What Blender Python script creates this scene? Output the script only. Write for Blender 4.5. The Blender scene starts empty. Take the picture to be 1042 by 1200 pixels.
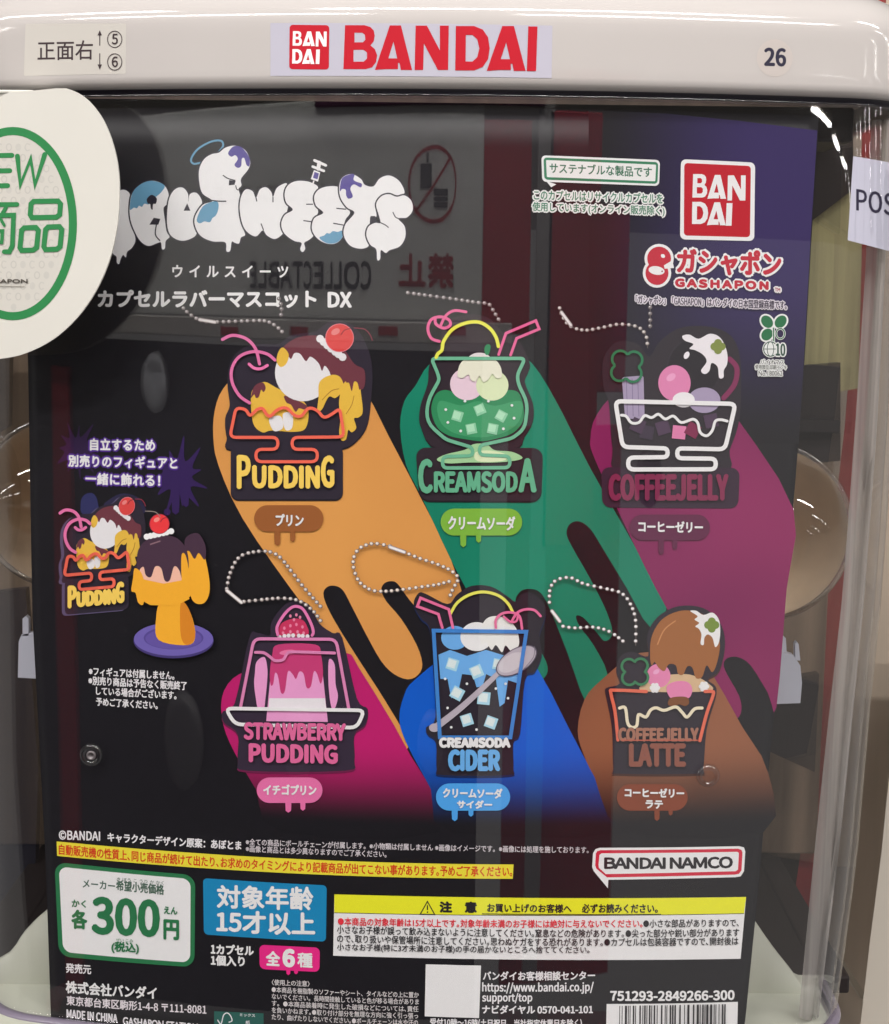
import bpy, bmesh, math, random
from mathutils import Vector, Matrix
from mathutils.geometry import tessellate_polygon
R = math.radians
random.seed(7)
SC = bpy.context.scene
COL = SC.collection

# ------------------------------------------------------------------ camera
F = 1852.0
PITCH, ROLL = R(8.0), 0.012
cd = bpy.data.cameras.new('camera'); cam = bpy.data.objects.new('camera', cd); COL.objects.link(cam)
cd.sensor_fit = 'VERTICAL'; cd.sensor_height = 24; cd.lens = F * 24 / 1200
cd.clip_start = 0.01; cd.clip_end = 50
fwd = Vector((0, math.cos(PITCH), -math.sin(PITCH))); up0 = Vector((0, math.sin(PITCH), math.cos(PITCH))); rt0 = Vector((1, 0, 0))
rt = rt0 * math.cos(ROLL) + up0 * math.sin(ROLL); up = up0 * math.cos(ROLL) - rt0 * math.sin(ROLL)
M3 = Matrix((rt, up, -fwd)).transposed()
cam.matrix_world = M3.to_4x4()
SC.camera = cam

# ------------------------------------------------------------------ light
w = bpy.data.worlds.new('World'); SC.world = w; w.use_nodes = True
bg = w.node_tree.nodes['Background']
bg.inputs[0].default_value = (1.0, 0.96, 0.92, 1); bg.inputs[1].default_value = 0.40
SC.view_settings.view_transform = 'Standard'; SC.view_settings.look = 'None'
SC.view_settings.exposure = 0; SC.view_settings.gamma = 1
SC.cycles.max_bounces = 8; SC.cycles.transparent_max_bounces = 24; SC.cycles.caustics_reflective = False
LAMPS = [(-1.3, -0.30, 1.25), (0.2, -0.30, 1.25), (1.7, -0.30, 1.25), (-0.9, -0.95, 1.25), (0.7, -0.95, 1.25)]
def lamp_area(x, y, z):
    l = bpy.data.lights.new('ceiling_tube', 'AREA'); l.shape = 'RECTANGLE'; l.size = 1.1; l.size_y = 0.07
    l.energy = 19; l.color = (1.0, 0.965, 0.94)
    o = bpy.data.objects.new('ceiling_tube_light', l); COL.objects.link(o); o.location = (x, y, z)
for p in LAMPS: lamp_area(*p)

# ------------------------------------------------------------------ geometry of the front
S = 0.00027; D = 0.5; Q = 1.25e-7; XC = (570 - 521) * S
def ray(px, py):
    return rt * ((px - 521) / F) + up * ((600 - py) / F) + fwd
def proj(v):
    z = v.dot(fwd); return (521 + F * v.dot(rt) / z, 600 - F * v.dot(up) / z)
def front(X): return D * (1 + Q * ((X - XC) / S) ** 2)
def slope(X): return 2 * D * Q * (X - XC) / S ** 2
def P(px, py, off=0.0):
    d = ray(px, py); X = (px - 521) * S
    for _ in range(5):
        t = (front(X) - off) / d.y; X = t * d.x
    return d * t
def lerp(a, b, t): return a + (b - a) * t
def interp(tab, x):
    if x <= tab[0][0]: return tab[0][1]
    for (a, b), (c, d) in zip(tab, tab[1:]):
        if x <= c: return lerp(b, d, (x - a) / (c - a))
    return tab[-1][1]
def sil(pts, Y):
    t = []
    for px, py in pts:
        d = ray(px, py); p = d * (Y / d.y); t.append((p.z, p.x))
    return sorted(t)
SR = sil([(1053, 20), (1050, 100), (1046, 300), (1036, 500), (1022, 700), (1008, 830), (993, 1000), (971, 1160), (958, 1250)], .535)
SL = sil([(-38, 20), (-36, 100), (-30, 400), (-22, 800), (-13, 1200), (-12, 1250)], .535)
def section(z, out=0.0, rc=0.028, back=0.16, n=34, m=10):
    "outline of the case at height z: left back -> front -> right back, moved outward by out"
    xr, xl = interp(SR, z), interp(SL, z)
    def corner(xe, sg):
        xs = xe - sg * rc * .8
        for _ in range(6):
            th = math.atan(slope(xs) * sg)
            xs = xe - sg * rc * (math.sin(R(88)) - math.sin(th))
        return xs, th
    a, ta = corner(xl, -1); b, tb = corner(xr, 1)
    def arc(xs, th, sg):
        r = []
        for i in range(1, m + 1):
            t = lerp(th, R(88), i / m)
            r.append((xs + sg * (rc) * (math.sin(t) - math.sin(th)), front(xs) + rc * (math.cos(th) - math.cos(t)), sg * math.sin(t), -math.cos(t)))
        x, y = r[-1][0], r[-1][1]
        r.append((x + sg * .002, y + back, sg * 1.0, 0.0))
        return r
    L = arc(a, ta, -1); L.reverse()
    mid = []
    for i in range(n + 1):
        X = lerp(a, b, i / n); t = math.atan(slope(X)); mid.append((X, front(X), math.sin(t), -math.cos(t)))
    Rr = arc(b, tb, 1)
    # the normal of the front points to -Y; on the right corner it turns to +X
    return [(x + nx * out, y + ny * out) for x, y, nx, ny in L + mid + Rr]
def on_section(px, py, out):
    d = ray(px, py); t = .52 / d.y
    for _ in range(5):
        z = d.z * t; pl = section(z, out, n=24); best = None
        for (x1, y1), (x2, y2) in zip(pl, pl[1:]):
            # d.x*t = x1+(x2-x1)*u ; d.y*t = y1+(y2-y1)*u
            den = d.x * (y2 - y1) - d.y * (x2 - x1)
            if abs(den) < 1e-12: continue
            u = (y1 * d.x - x1 * d.y) / -den
            if -1e-3 <= u <= 1.001:
                tt = (y1 + (y2 - y1) * u) / d.y
                if best is None or tt < best: best = tt
        if best is None: break
        t = best
    return d * t

# ------------------------------------------------------------------ materials
def lin(c):
    return tuple((v / 255 / 12.92) if v / 255 <= .04045 else ((v / 255 + .055) / 1.055) ** 2.4 for v in c)
MC = {}
def mat(name, c, rough=.5, spec=.5, metal=0, srgb=True, noise=0, nscale=60, bump=0, stretch=(1, 1, 1)):
    k = (name, c, rough)
    if k in MC: return MC[k]
    m = bpy.data.materials.new(name); m.use_nodes = True; nt = m.node_tree; b = nt.nodes['Principled BSDF']
    col = lin(c) if srgb else c
    b.inputs['Base Color'].default_value = (*col, 1); b.inputs['Roughness'].default_value = rough
    b.inputs['Metallic'].default_value = metal; b.inputs['Specular IOR Level'].default_value = spec
    m.diffuse_color = (*col, 1)
    if noise or bump:
        tc = nt.nodes.new('ShaderNodeTexCoord'); mp = nt.nodes.new('ShaderNodeMapping'); mp.inputs['Scale'].default_value = stretch
        nz = nt.nodes.new('ShaderNodeTexNoise'); nz.inputs['Scale'].default_value = nscale; nz.inputs['Detail'].default_value = 5
        nt.links.new(tc.outputs['Object'], mp.inputs[0]); nt.links.new(mp.outputs[0], nz.inputs['Vector'])
        if noise:
            mx = nt.nodes.new('ShaderNodeMix'); mx.data_type = 'RGBA'
            mx.inputs['A'].default_value = (*[v * (1 - noise) for v in col], 1); mx.inputs['B'].default_value = (*[min(1, v * (1 + noise)) for v in col], 1)
            rp = nt.nodes.new('ShaderNodeMapRange'); rp.inputs[1].default_value = .3; rp.inputs[2].default_value = .7
            nt.links.new(nz.outputs['Fac'], rp.inputs[0]); nt.links.new(rp.outputs[0], mx.inputs['Factor']); nt.links.new(mx.outputs['Result'], b.inputs['Base Color'])
        if bump:
            bp = nt.nodes.new('ShaderNodeBump'); bp.inputs['Strength'].default_value = bump; bp.inputs['Distance'].default_value = .001
            nt.links.new(nz.outputs['Fac'], bp.inputs['Height']); nt.links.new(bp.outputs[0], b.inputs['Normal'])
    MC[k] = m; return m
def boost(c): return tuple(min(.88, v * 1.40) for v in lin(c))
def ink(c):
    "printed ink: matt, with a very fine paper grain"
    return mat('printed_ink', tuple(round(v, 4) for v in boost(c)), .5, .35, srgb=False, noise=.012, nscale=700)
ZF0, ZF1 = P(500, 968).z, P(500, 868).z
def fade_ink(c, c2):
    "ink of a printed band that runs to black towards its foot (the print itself is graded)"
    k = ('fade', c, c2)
    if k in MC: return MC[k]
    m = bpy.data.materials.new('graded_ink'); m.use_nodes = True; nt = m.node_tree; b = nt.nodes['Principled BSDF']
    b.inputs['Roughness'].default_value = .55; b.inputs['Specular IOR Level'].default_value = .3
    g = nt.nodes.new('ShaderNodeTexCoord'); s = nt.nodes.new('ShaderNodeSeparateXYZ'); mr = nt.nodes.new('ShaderNodeMapRange')
    mr.interpolation_type = 'SMOOTHSTEP'; mr.inputs[1].default_value = ZF0; mr.inputs[2].default_value = ZF1
    nz = nt.nodes.new('ShaderNodeTexNoise'); nz.inputs['Scale'].default_value = 14; nz.inputs['Detail'].default_value = 1
    rp = nt.nodes.new('ShaderNodeMapRange'); rp.inputs[1].default_value = .35; rp.inputs[2].default_value = .65
    m0 = nt.nodes.new('ShaderNodeMix'); m0.data_type = 'RGBA'; m0.inputs['A'].default_value = (*boost(c), 1); m0.inputs['B'].default_value = (*boost(c2), 1)
    m1 = nt.nodes.new('ShaderNodeMix'); m1.data_type = 'RGBA'; m1.inputs['A'].default_value = (*lin(CARD), 1)
    L = nt.links
    L.new(g.outputs['Object'], s.inputs[0]); L.new(s.outputs['Z'], mr.inputs[0]); L.new(g.outputs['Object'], nz.inputs['Vector'])
    L.new(nz.outputs['Fac'], rp.inputs[0]); L.new(rp.outputs[0], m0.inputs['Factor'])
    L.new(m0.outputs['Result'], m1.inputs['B']); L.new(mr.outputs[0], m1.inputs['Factor']); L.new(m1.outputs['Result'], b.inputs['Base Color'])
    m.diffuse_color = (*lin(c), 1); MC[k] = m; return m
CARD = (17, 15, 22)
def clear_plastic(name, tint, f0=.05, rough=.01, edge=1.0, wave=0.0, stretch=(60, 60, 3)):
    m = bpy.data.materials.new(name); m.use_nodes = True; nt = m.node_tree; nt.nodes.clear(); L = nt.links
    o = nt.nodes.new('ShaderNodeOutputMaterial'); mx = nt.nodes.new('ShaderNodeMixShader'); t = nt.nodes.new('ShaderNodeBsdfTransparent'); g = nt.nodes.new('ShaderNodeBsdfGlossy')
    t.inputs[0].default_value = (*tint, 1); g.inputs['Roughness'].default_value = rough
    lw = nt.nodes.new('ShaderNodeLayerWeight'); lw.inputs[0].default_value = .5
    pw = nt.nodes.new('ShaderNodeMath'); pw.operation = 'POWER'; pw.inputs[1].default_value = 4.2
    ma = nt.nodes.new('ShaderNodeMath'); ma.operation = 'MULTIPLY_ADD'; ma.inputs[1].default_value = (1 - f0) * edge; ma.inputs[2].default_value = f0; ma.use_clamp = True
    L.new(lw.outputs['Facing'], pw.inputs[0]); L.new(pw.outputs[0], ma.inputs[0]); L.new(ma.outputs[0], mx.inputs[0]); L.new(t.outputs[0], mx.inputs[1]); L.new(g.outputs[0], mx.inputs[2]); L.new(mx.outputs[0], o.inputs[0])
    if wave:
        tc = nt.nodes.new('ShaderNodeTexCoord'); mp = nt.nodes.new('ShaderNodeMapping'); mp.inputs['Scale'].default_value = stretch
        nz = nt.nodes.new('ShaderNodeTexNoise'); nz.inputs['Scale'].default_value = 1.0; nz.inputs['Detail'].default_value = 2
        bp = nt.nodes.new('ShaderNodeBump'); bp.inputs['Strength'].default_value = wave; bp.inputs['Distance'].default_value = .0004
        L.new(tc.outputs['Object'], mp.inputs[0]); L.new(mp.outputs[0], nz.inputs['Vector']); L.new(nz.outputs['Fac'], bp.inputs['Height']); L.new(bp.outputs[0], g.inputs['Normal'])
    return m

# ------------------------------------------------------------------ object helpers
def link(name, me, parent=None):
    o = bpy.data.objects.new(name, me); COL.objects.link(o)
    if parent: o.parent = parent
    return o
def tag(o, label, cat, group=None, kind=None):
    if label: o['label'] = label
    if cat: o['category'] = cat
    if group: o['group'] = group
    if kind: o['kind'] = kind
    return o
def thing(name, label, cat, group=None):
    return tag(link(name, None), label, cat, group)
def mesh_obj(name, verts, faces, m, parent=None, smooth=False):
    me = bpy.data.meshes.new(name); me.from_pydata([tuple(v) for v in verts], [], faces); me.materials.append(m)
    if smooth: me.polygons.foreach_set('use_smooth', [True] * len(me.polygons))
    me.update(); return link(name, me, parent)
def bevel_box(name, x0, x1, y0, y1, z0, z1, m, parent=None, bev=.001, seg=2, shear=None):
    bm = bmesh.new(); bmesh.ops.create_cube(bm, size=1)
    for v in bm.verts: v.co = Vector((lerp(x0, x1, v.co.x + .5), lerp(y0, y1, v.co.y + .5), lerp(z0, z1, v.co.z + .5)))
    if bev: bmesh.ops.bevel(bm, geom=bm.edges[:], offset=bev, segments=seg, affect='EDGES', profile=.5)
    if shear:
        for v in bm.verts: v.co.x += shear * (v.co.z - z0)
    me = bpy.data.meshes.new(name); bm.to_mesh(me); bm.free(); me.materials.append(m)
    for p in me.polygons: p.use_smooth = False
    return link(name, me, parent)

# ------------------------------------------------------------------ flat print in photo units laid on a surface
GRID = 9.0
def spline(pts, closed=True, n=6):
    N = len(pts); r = []
    rng = range(N) if closed else range(N - 1)
    for i in rng:
        if closed: p = [pts[(i + k) % N] for k in (-1, 0, 1, 2)]
        else: p = [pts[max(0, min(N - 1, i + k))] for k in (-1, 0, 1, 2)]
        for j in range(n):
            t = j / n
            r.append(tuple(.5 * (2 * p[1][a] + (p[2][a] - p[0][a]) * t + (2 * p[0][a] - 5 * p[1][a] + 4 * p[2][a] - p[3][a]) * t * t + (3 * p[1][a] - p[0][a] - 3 * p[2][a] + p[3][a]) * t ** 3) for a in (0, 1)))
    if not closed: r.append(tuple(pts[-1]))
    return r
def fillet(pts, r, closed=True, n=4):
    out = []; N = len(pts)
    for i in range(N):
        b = pts[i]
        if not closed and i in (0, N - 1): out.append(b); continue
        a, c = pts[i - 1], pts[(i + 1) % N]; q = r
        if len(b) > 2: q = b[2]
        d1, d2 = math.dist(a[:2], b[:2]), math.dist(c[:2], b[:2]); k = min(q, d1 * .49, d2 * .49)
        p1 = (b[0] + (a[0] - b[0]) * k / d1, b[1] + (a[1] - b[1]) * k / d1); p2 = (b[0] + (c[0] - b[0]) * k / d2, b[1] + (c[1] - b[1]) * k / d2)
        for j in range(n + 1):
            t = j / n; out.append(tuple((1 - t) ** 2 * p1[m] + 2 * t * (1 - t) * b[m] + t * t * p2[m] for m in (0, 1)))
    return out
def clipx(poly, x, keep_low):
    r = []
    for i in range(len(poly)):
        a, b = poly[i], poly[(i + 1) % len(poly)]
        ia, ib = (a[0] <= x) == keep_low or a[0] == x, (b[0] <= x) == keep_low or b[0] == x
        if ia: r.append(a)
        if ia != ib and a[0] != b[0]:
            t = (x - a[0]) / (b[0] - a[0]); r.append((x, lerp(a[1], b[1], t)))
    return r
TXT = {}
FONT = None
try:
    import os
    FONT = bpy.data.fonts.load(os.path.join(bpy.utils.system_resource('DATAFILES'), 'fonts', 'Noto Sans CJK Regular.woff2'))   # the face Blender itself ships for Japanese
except Exception: FONT = None
def glyphs(s, track, big=True):
    lat = big and any(ch.isascii() and ch.isalnum() for ch in s)
    k = (s, track, lat)
    if k in TXT: return TXT[k]
    c = bpy.data.curves.new('lettering', 'FONT'); c.body = s; c.resolution_u = 3; c.space_character = track
    if FONT and lat: c.font = FONT
    o = bpy.data.objects.new('lettering', c); COL.objects.link(o); bpy.context.view_layer.update()
    me = o.to_mesh(); vs = [(v.co.x, v.co.y) for v in me.vertices]; fs = [tuple(p.vertices) for p in me.polygons]
    o.to_mesh_clear(); bpy.data.objects.remove(o); bpy.data.curves.remove(c)
    key = {}; remap = []; uv = []
    for v in vs:
        q = (round(v[0], 4), round(v[1], 4))
        if q not in key: key[q] = len(uv); uv.append(v)
        remap.append(key[q])
    fs = [tuple(remap[i] for i in f) for f in fs]; fs = [f for f in fs if len(set(f)) == len(f)]
    cnt = {}
    for f in fs:
        for a, b in zip(f, f[1:] + f[:1]): cnt[(min(a, b), max(a, b))] = cnt.get((min(a, b), max(a, b)), 0) + 1
    TXT[k] = (uv, fs, [e for e, n in cnt.items() if n == 1]); return TXT[k]
class Art:
    "collects flat shapes for ONE mesh object; fn(px, py, h) gives the point h metres above the surface"
    def __init__(s, name, parent, fn, base=0, label=None, stuff=False):
        s.name, s.parent, s.fn, s.h = name, parent, fn, base * 1e-5
        s.v, s.f, s.mi, s.mats, s.label, s.stuff = [], [], [], [], label, stuff
        s.tf = lambda x, y: (x, y); s.k = 1.0; s.sk = 1.0
    def slot(s, m):
        if not isinstance(m, bpy.types.Material): m = ink(m)
        if m not in s.mats: s.mats.append(m)
        return s.mats.index(m)
    def emit(s, polys, m, step=1.2e-5):
        "polys: convex polygons in photo units"
        k = s.slot(m); s.h += step * s.k
        for e in polys:
            dz = 0
            if isinstance(e, dict): dz = e['dz']; e = e['p']
            lo = min(p[0] for p in e); hi = max(p[0] for p in e); parts = [e]
            if hi - lo > GRID * 1.3:
                parts = []; rest = e; x = (math.floor(lo / GRID) + 1) * GRID
                while x < hi and len(rest) > 2:
                    a = clipx(rest, x, True); rest = clipx(rest, x, False)
                    if len(a) > 2: parts.append(a)
                    x += GRID
                if len(rest) > 2: parts.append(rest)
            for q in parts:
                ar = sum(a[0] * b[1] - b[0] * a[1] for a, b in zip(q, q[1:] + q[:1]))
                if abs(ar) < 1e-4: continue
                if ar > 0: q = q[::-1]
                i0 = len(s.v)
                for (x, y) in q: s.v.append((x, y, s.h + dz))
                s.f.append(tuple(range(i0, i0 + len(q)))); s.mi.append(k)
    def poly(s, pts, m, holes=(), sm=False, n=5):
        if sm: pts = spline(pts, True, n)
        pts = [s.tf(*p) for p in pts]; hs = [[s.tf(*p) for p in h] for h in holes]
        loops = [[Vector((x, y, 0)) for x, y in l] for l in [pts] + hs]
        flat = [p for l in [pts] + hs for p in l]
        s.emit([[flat[i] for i in t] for t in tessellate_polygon(loops)], m)
        return s
    def stroke(s, pts, wd, m, closed=False, sm=True, n=5, taper=None):
        if sm: pts = spline(pts, closed, n)
        pts = [s.tf(*p) for p in pts]
        ps = []; N = len(pts); L = N if closed else N - 1
        # mitred ribbon
        off = []
        for i in range(N):
            a = pts[i - 1] if (i > 0 or closed) else None; b = pts[i]; c = pts[(i + 1) % N] if (i < N - 1 or closed) else None
            n1 = n2 = None
            if a and math.dist(a, b) > 1e-6: d = math.dist(a, b); n1 = (-(b[1] - a[1]) / d, (b[0] - a[0]) / d)
            if c and math.dist(c, b) > 1e-6: d = math.dist(c, b); n2 = (-(c[1] - b[1]) / d, (c[0] - b[0]) / d)
            n1 = n1 or n2 or (0, 1); n2 = n2 or n1
            mx, my = n1[0] + n2[0], n1[1] + n2[1]; l = math.hypot(mx, my) or 1; mx /= l; my /= l
            k = 1 / max(.45, mx * n1[0] + my * n1[1]); r = wd / 2 * (taper[0] + (taper[1] - taper[0]) * i / (N - 1) if taper else 1) * k
            off.append(((b[0] + mx * r, b[1] + my * r), (b[0] - mx * r, b[1] - my * r)))
        for i in range(L):
            j = (i + 1) % N; q = [off[i][0], off[j][0], off[j][1], off[i][1]]
            ps.append({'p': [q[0], q[1], q[2]], 'dz': 0}); ps.append({'p': [q[0], q[2], q[3]], 'dz': 0})
        if not closed and wd > 2:
            for e in (0, -1):
                r = wd / 2 * ((taper[0] if e == 0 else taper[1]) if taper else 1)
                ps.append({'p': [(pts[e][0] + r * math.cos(t * math.pi / 5), pts[e][1] + r * math.sin(t * math.pi / 5)) for t in range(10)], 'dz': -2e-6})
        s.emit(ps, m); return s
    def ell(s, cx, cy, rx, ry, m, rot=0, n=24):
        c, q = math.cos(rot), math.sin(rot)
        return s.poly([(cx + rx * math.cos(t) * c - ry * math.sin(t) * q, cy + rx * math.cos(t) * q + ry * math.sin(t) * c) for t in [i * 2 * math.pi / n for i in range(n)]], m)
    def ring(s, cx, cy, rx, ry, wd, m, n=28):
        return s.stroke([(cx + rx * math.cos(i * 2 * math.pi / n), cy + ry * math.sin(i * 2 * math.pi / n)) for i in range(n)], wd, m, closed=True, sm=False)
    def rrect(s, c, r, m, n=5, sag=True):
        "c: corners TL TR BR BL; long edges follow the curve of the surface"
        (ax, ay), (bx, by), (ex, ey), (dx, dy) = c
        W = (math.dist(c[0], c[1]) + math.dist(c[3], c[2])) / 2; H = (math.dist(c[0], c[3]) + math.dist(c[1], c[2])) / 2
        r = min(r, W / 2, H / 2)
        pts = []
        if r <= 0:
            K = max(1, int(W / 12)); pts = [(i / K, 0) for i in range(K + 1)] + [(1 - i / K, 1) for i in range(K + 1)]
        else:
            for (cx, cy, a0) in ((W - r, r, -90), (W - r, H - r, 0), (r, H - r, 90), (r, r, 180)):
                for i in range(n + 1):
                    a = R(a0 + 90 * i / n); pts.append(((cx + r * math.cos(a)) / W, (cy + r * math.sin(a)) / H))
            K = int(W / 14)
            out = []
            for i, p in enumerate(pts):
                out.append(p); q = pts[(i + 1) % len(pts)]
                if abs(p[0] - q[0]) > .3:
                    for j in range(1, K): out.append((lerp(p[0], q[0], j / K), lerp(p[1], q[1], j / K)))
            pts = out
        res = []
        for u, v in pts:
            x = lerp(lerp(ax, bx, u), lerp(dx, ex, u), v)
            y = lerp(lerp(ay, by, u), lerp(dy, ey, u), v)
            if sag: y += s.sag(x, (ax + dx) / 2, (bx + ex) / 2, lerp((ay + by) / 2, (dy + ey) / 2, v))
            res.append((x, y))
        return s.poly(res, m)
    def nat(s, x, xm, ym):
        p = s.fn(xm, ym, 0); q = s.fn(x, ym, 0); return proj(Vector((q.x, q.y, p.z)))[1]
    def sag(s, x, x0, x1, y):
        if x1 - x0 < 60: return 0
        xm = (x0 + x1) / 2
        k = (round(x0), round(x1), round(y / 8))
        if not hasattr(s, 'sc'): s.sc = {}
        if k not in s.sc:
            a, b, c = s.nat(x0, xm, y), s.nat(x1, xm, y), y
            s.sc[k] = (c - (a + b) / 2) * s.sk       # height of the bow at mid
        t = (x - x0) / (x1 - x0); return s.sc[k] * 4 * t * (1 - t)
    def text(s, st, x0, y0, x1, y1, h, m, bold=0.0, track=1.0, halo=None, halo_w=3, shear=0, sag=True):
        "y0,y1: foot of the lettering at its left and right end; h: height of its bounding box"
        uv, fs, ed = glyphs(st, track, h > 9.9 and len(st) < 34)
        X0 = min(v[0] for v in uv); X1 = max(v[0] for v in uv); Y0 = min(v[1] for v in uv); Y1 = max(v[1] for v in uv)
        bo = bold / 2; x0 += bo; x1 -= bo; hh = h - bold; yb0 = y0 - bo; yb1 = y1 - bo
        pts = []
        for v in uv:
            u = (v[0] - X0) / (X1 - X0); t = (v[1] - Y0) / (Y1 - Y0)
            x = lerp(x0, x1, u); y = lerp(yb0, yb1, u) - t * hh
            if sag: y += s.sag(x, x0, x1, (y0 + y1) / 2)
            pts.append(s.tf(x + shear * t * hh, y))
        def edge(wd, m):
            ps = []
            for i, (a, b) in enumerate(ed):
                a, b = pts[a], pts[b]; d = math.dist(a, b)
                if d < 1e-5: continue
                dx, dy = (b[0] - a[0]) / d, (b[1] - a[1]) / d; e = wd * .38
                p0 = (a[0] - dx * e, a[1] - dy * e); p1 = (b[0] + dx * e, b[1] + dy * e); nx, ny = -dy * wd, dx * wd
                g = wd * .55
                q0 = (a[0] + dx * g * 0, a[1]); 
                ps.append({'p': [(p0[0] + nx * .55, p0[1] + ny * .55), (a[0] + nx, a[1] + ny), (b[0] + nx, b[1] + ny), (p1[0] + nx * .55, p1[1] + ny * .55), (p1[0] - nx * .55, p1[1] - ny * .55), (b[0] - nx, b[1] - ny), (a[0] - nx, a[1] - ny), (p0[0] - nx * .55, p0[1] - ny * .55)], 'dz': -(i % 9) * 1e-6})
            s.emit(ps, m, 1.2e-5)
        if halo is not None: edge(halo_w, halo)
        if halo is not None: s.emit([[pts[i] for i in f] for f in fs], halo)
        if bold > 0: edge(bo, m)
        s.emit([[pts[i] for i in f] for f in fs], m)
        return s
    def done(s):
        if not s.v: return None
        cache = {}; vs = []
        for (x, y, h) in s.v:
            k = (round(x, 3), round(y, 3))
            if k not in cache:
                a = s.fn(x, y, 0); b = s.fn(x, y, 1e-3); cache[k] = (a, (b - a) * 1000)
            a, d = cache[k]; vs.append(a + d * h)
        me = bpy.data.meshes.new(s.name); me.from_pydata([tuple(v) for v in vs], [], s.f)
        for m in s.mats: me.materials.append(m)
        me.polygons.foreach_set('material_index', s.mi); me.update()
        o = link(s.name, me, s.parent)
        if s.label: o['label'] = s.label
        if s.stuff: o['kind'] = 'stuff'
        return o
def card_fn(px, py, h): return P(px, py, h)
#==PART2==
# ================================================================== the machine
WHITE = mat('lid_plastic', (193, 188, 185), .09, .5, noise=.02, nscale=18)
machine = thing('capsule_machine', 'white lidded capsule vending machine with a clear curved case, filling the picture', 'capsule machine')
def P2(f, px, py, layer=0): return f(px, py)
ZLB = P(521, 106).z          # foot of the lid
ZLT = P(521, 30).z           # where the lid starts to round over
ZSB = P(60, 1191, .003).z    # foot of the clear case
def loft(name, rows, m, parent, cap_top=False, cap_bottom=False, smooth=True):
    vs = []; fs = []; n = len(rows[0])
    for r in rows: vs += r
    for j in range(len(rows) - 1):
        for i in range(n - 1):
            a = j * n + i; fs.append((a, a + 1, a + n + 1, a + n))
    if cap_top: fs.append(tuple(range((len(rows) - 1) * n, len(rows) * n)))
    if cap_bottom: fs.append(tuple(range(n - 1, -1, -1)))
    return mesh_obj(name, vs, fs, m, parent, smooth)
def srow(z, out, **k): return [(x, y, z) for x, y in section(z, out, **k)]
LID_OUT = .0065
rows = []
for o_, dz in ((-.004, .004), (.0015, .0002), (.0035, 0), (.0052, .0006), (.0062, .0018), (LID_OUT, .0035)):
    rows.append(srow(ZLB + dz, o_))
for k in range(1, 5): rows.append(srow(lerp(ZLB + .0035, ZLT, k / 5), LID_OUT))
for k in range(0, 11):
    a = R(90 * k / 10); rows.append(srow(ZLT + .017 * math.sin(a), LID_OUT - .03 * (1 - math.cos(a))))
lid = loft('lid', rows, WHITE, machine, cap_top=True)
def lid_fn(px, py, h): return on_section(px, py, LID_OUT + 3e-5 + h)
def shell_fn(px, py, h): return on_section(px, py, .0030 + 3e-5 + h)
# clear case: outer and inner skin joined at the foot, so it has real thickness
CLEAR = clear_plastic('clear_case_plastic', (.992, .992, .995), .050, .012, .7, wave=.10)
zs = [ZSB + (ZLB + .004 - ZSB) * k / 26 for k in range(27)]
rows = [srow(z, .0030, n=46, m=14) for z in zs]; rows.reverse()
rows += [srow(zs[0] - .0006, .0026, n=46, m=14), srow(zs[0] - .0006, .0014, n=46, m=14)]
rows += [srow(z, .0010, n=46, m=14) for z in zs]
shell = loft('clear_case', rows, CLEAR, machine)
# moulded foot rim of the case and white body under it
RIM = mat('smoky_rim_plastic', (120, 112, 128), .2, .5)
rim = loft('case_rim', [srow(ZSB - .0012, .001), srow(ZSB - .0010, .0042), srow(ZSB - .0024, .0048), srow(ZSB - .0036, .0040), srow(ZSB - .0036, .001)], RIM, machine)
body = loft('body', [srow(ZSB - .09, .004), srow(ZSB - .010, .004), srow(ZSB - .0055, .0030), srow(ZSB - .0040, -.002), srow(ZSB - .0038, -.03)], WHITE, machine, cap_top=True)
# moulded step under the lid
step = loft('case_top_band', [srow(P(521, 117).z, .0030), srow(P(521, 117).z + .0004, .0040), srow(P(521, 117).z + .0012, .0041), srow(P(521, 117).z + .0016, .0030)], clear_plastic('clear_band_plastic', (.80, .78, .82), .05, .15, .4), machine)
DARKBAND = mat('dark_gasket', (24, 20, 32), .35, .4)
gasket = loft('gasket', [srow(P(521, 113).z, .0008), srow(P(521, 113).z, .0034), srow(ZLB + .002, .0036)], DARKBAND, machine)
# sloping pale tray floor inside the case, high in the middle and falling to both sides
TRAY = mat('tray_plastic', (186, 188, 174), .4, .4, noise=.05, nscale=20)
prof = [(-90, 1135), (0, 1122), (30, 1090), (55, 1066), (130, 1010), (300, 960), (521, 950), (700, 960), (840, 1015), (880, 1072), (905, 1108), (930, 1140), (948, 1168), (954, 1188), (956, 1230)]
def at_depth(px, py, Y): d = ray(px, py); return d * (Y / d.y)
vs = []; fs = []
pp = spline(prof, False, 4)
zb = ZSB - .0036
for Y, dr in ((.545, 3), (.5475, .8), (.551, 0), (.5565, 1)):
    for px, py in pp:
        a = at_depth(px, py + dr, Y); vs.append((a.x, Y, max(zb + .0035, a.z)))
n = len(pp)
for px, py in pp: a = at_depth(px, py, .55); vs.append((a.x, .545, zb))
for j in range(3):
    for i in range(n - 1): fs.append((j * n + i, j * n + i + 1, (j + 1) * n + i + 1, (j + 1) * n + i))
for i in range(n - 1): fs.append((4 * n + i, 4 * n + i + 1, i + 1, i))
mesh_obj('tray', vs, fs, TRAY, machine, True)
bevel_box('tray_floor', at_depth(-40, 1200, .55).x, at_depth(952, 1200, .55).x, .512, .546, zb - .004, zb + .0015, TRAY, machine)
bevel_box('dark_floor', at_depth(-60, 1200, .55).x, at_depth(1000, 1200, .55).x, .5570, .76, zb - .004, zb + .003, mat('dark_floor_plastic', (38, 32, 32), .5, .3), machine)
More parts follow.
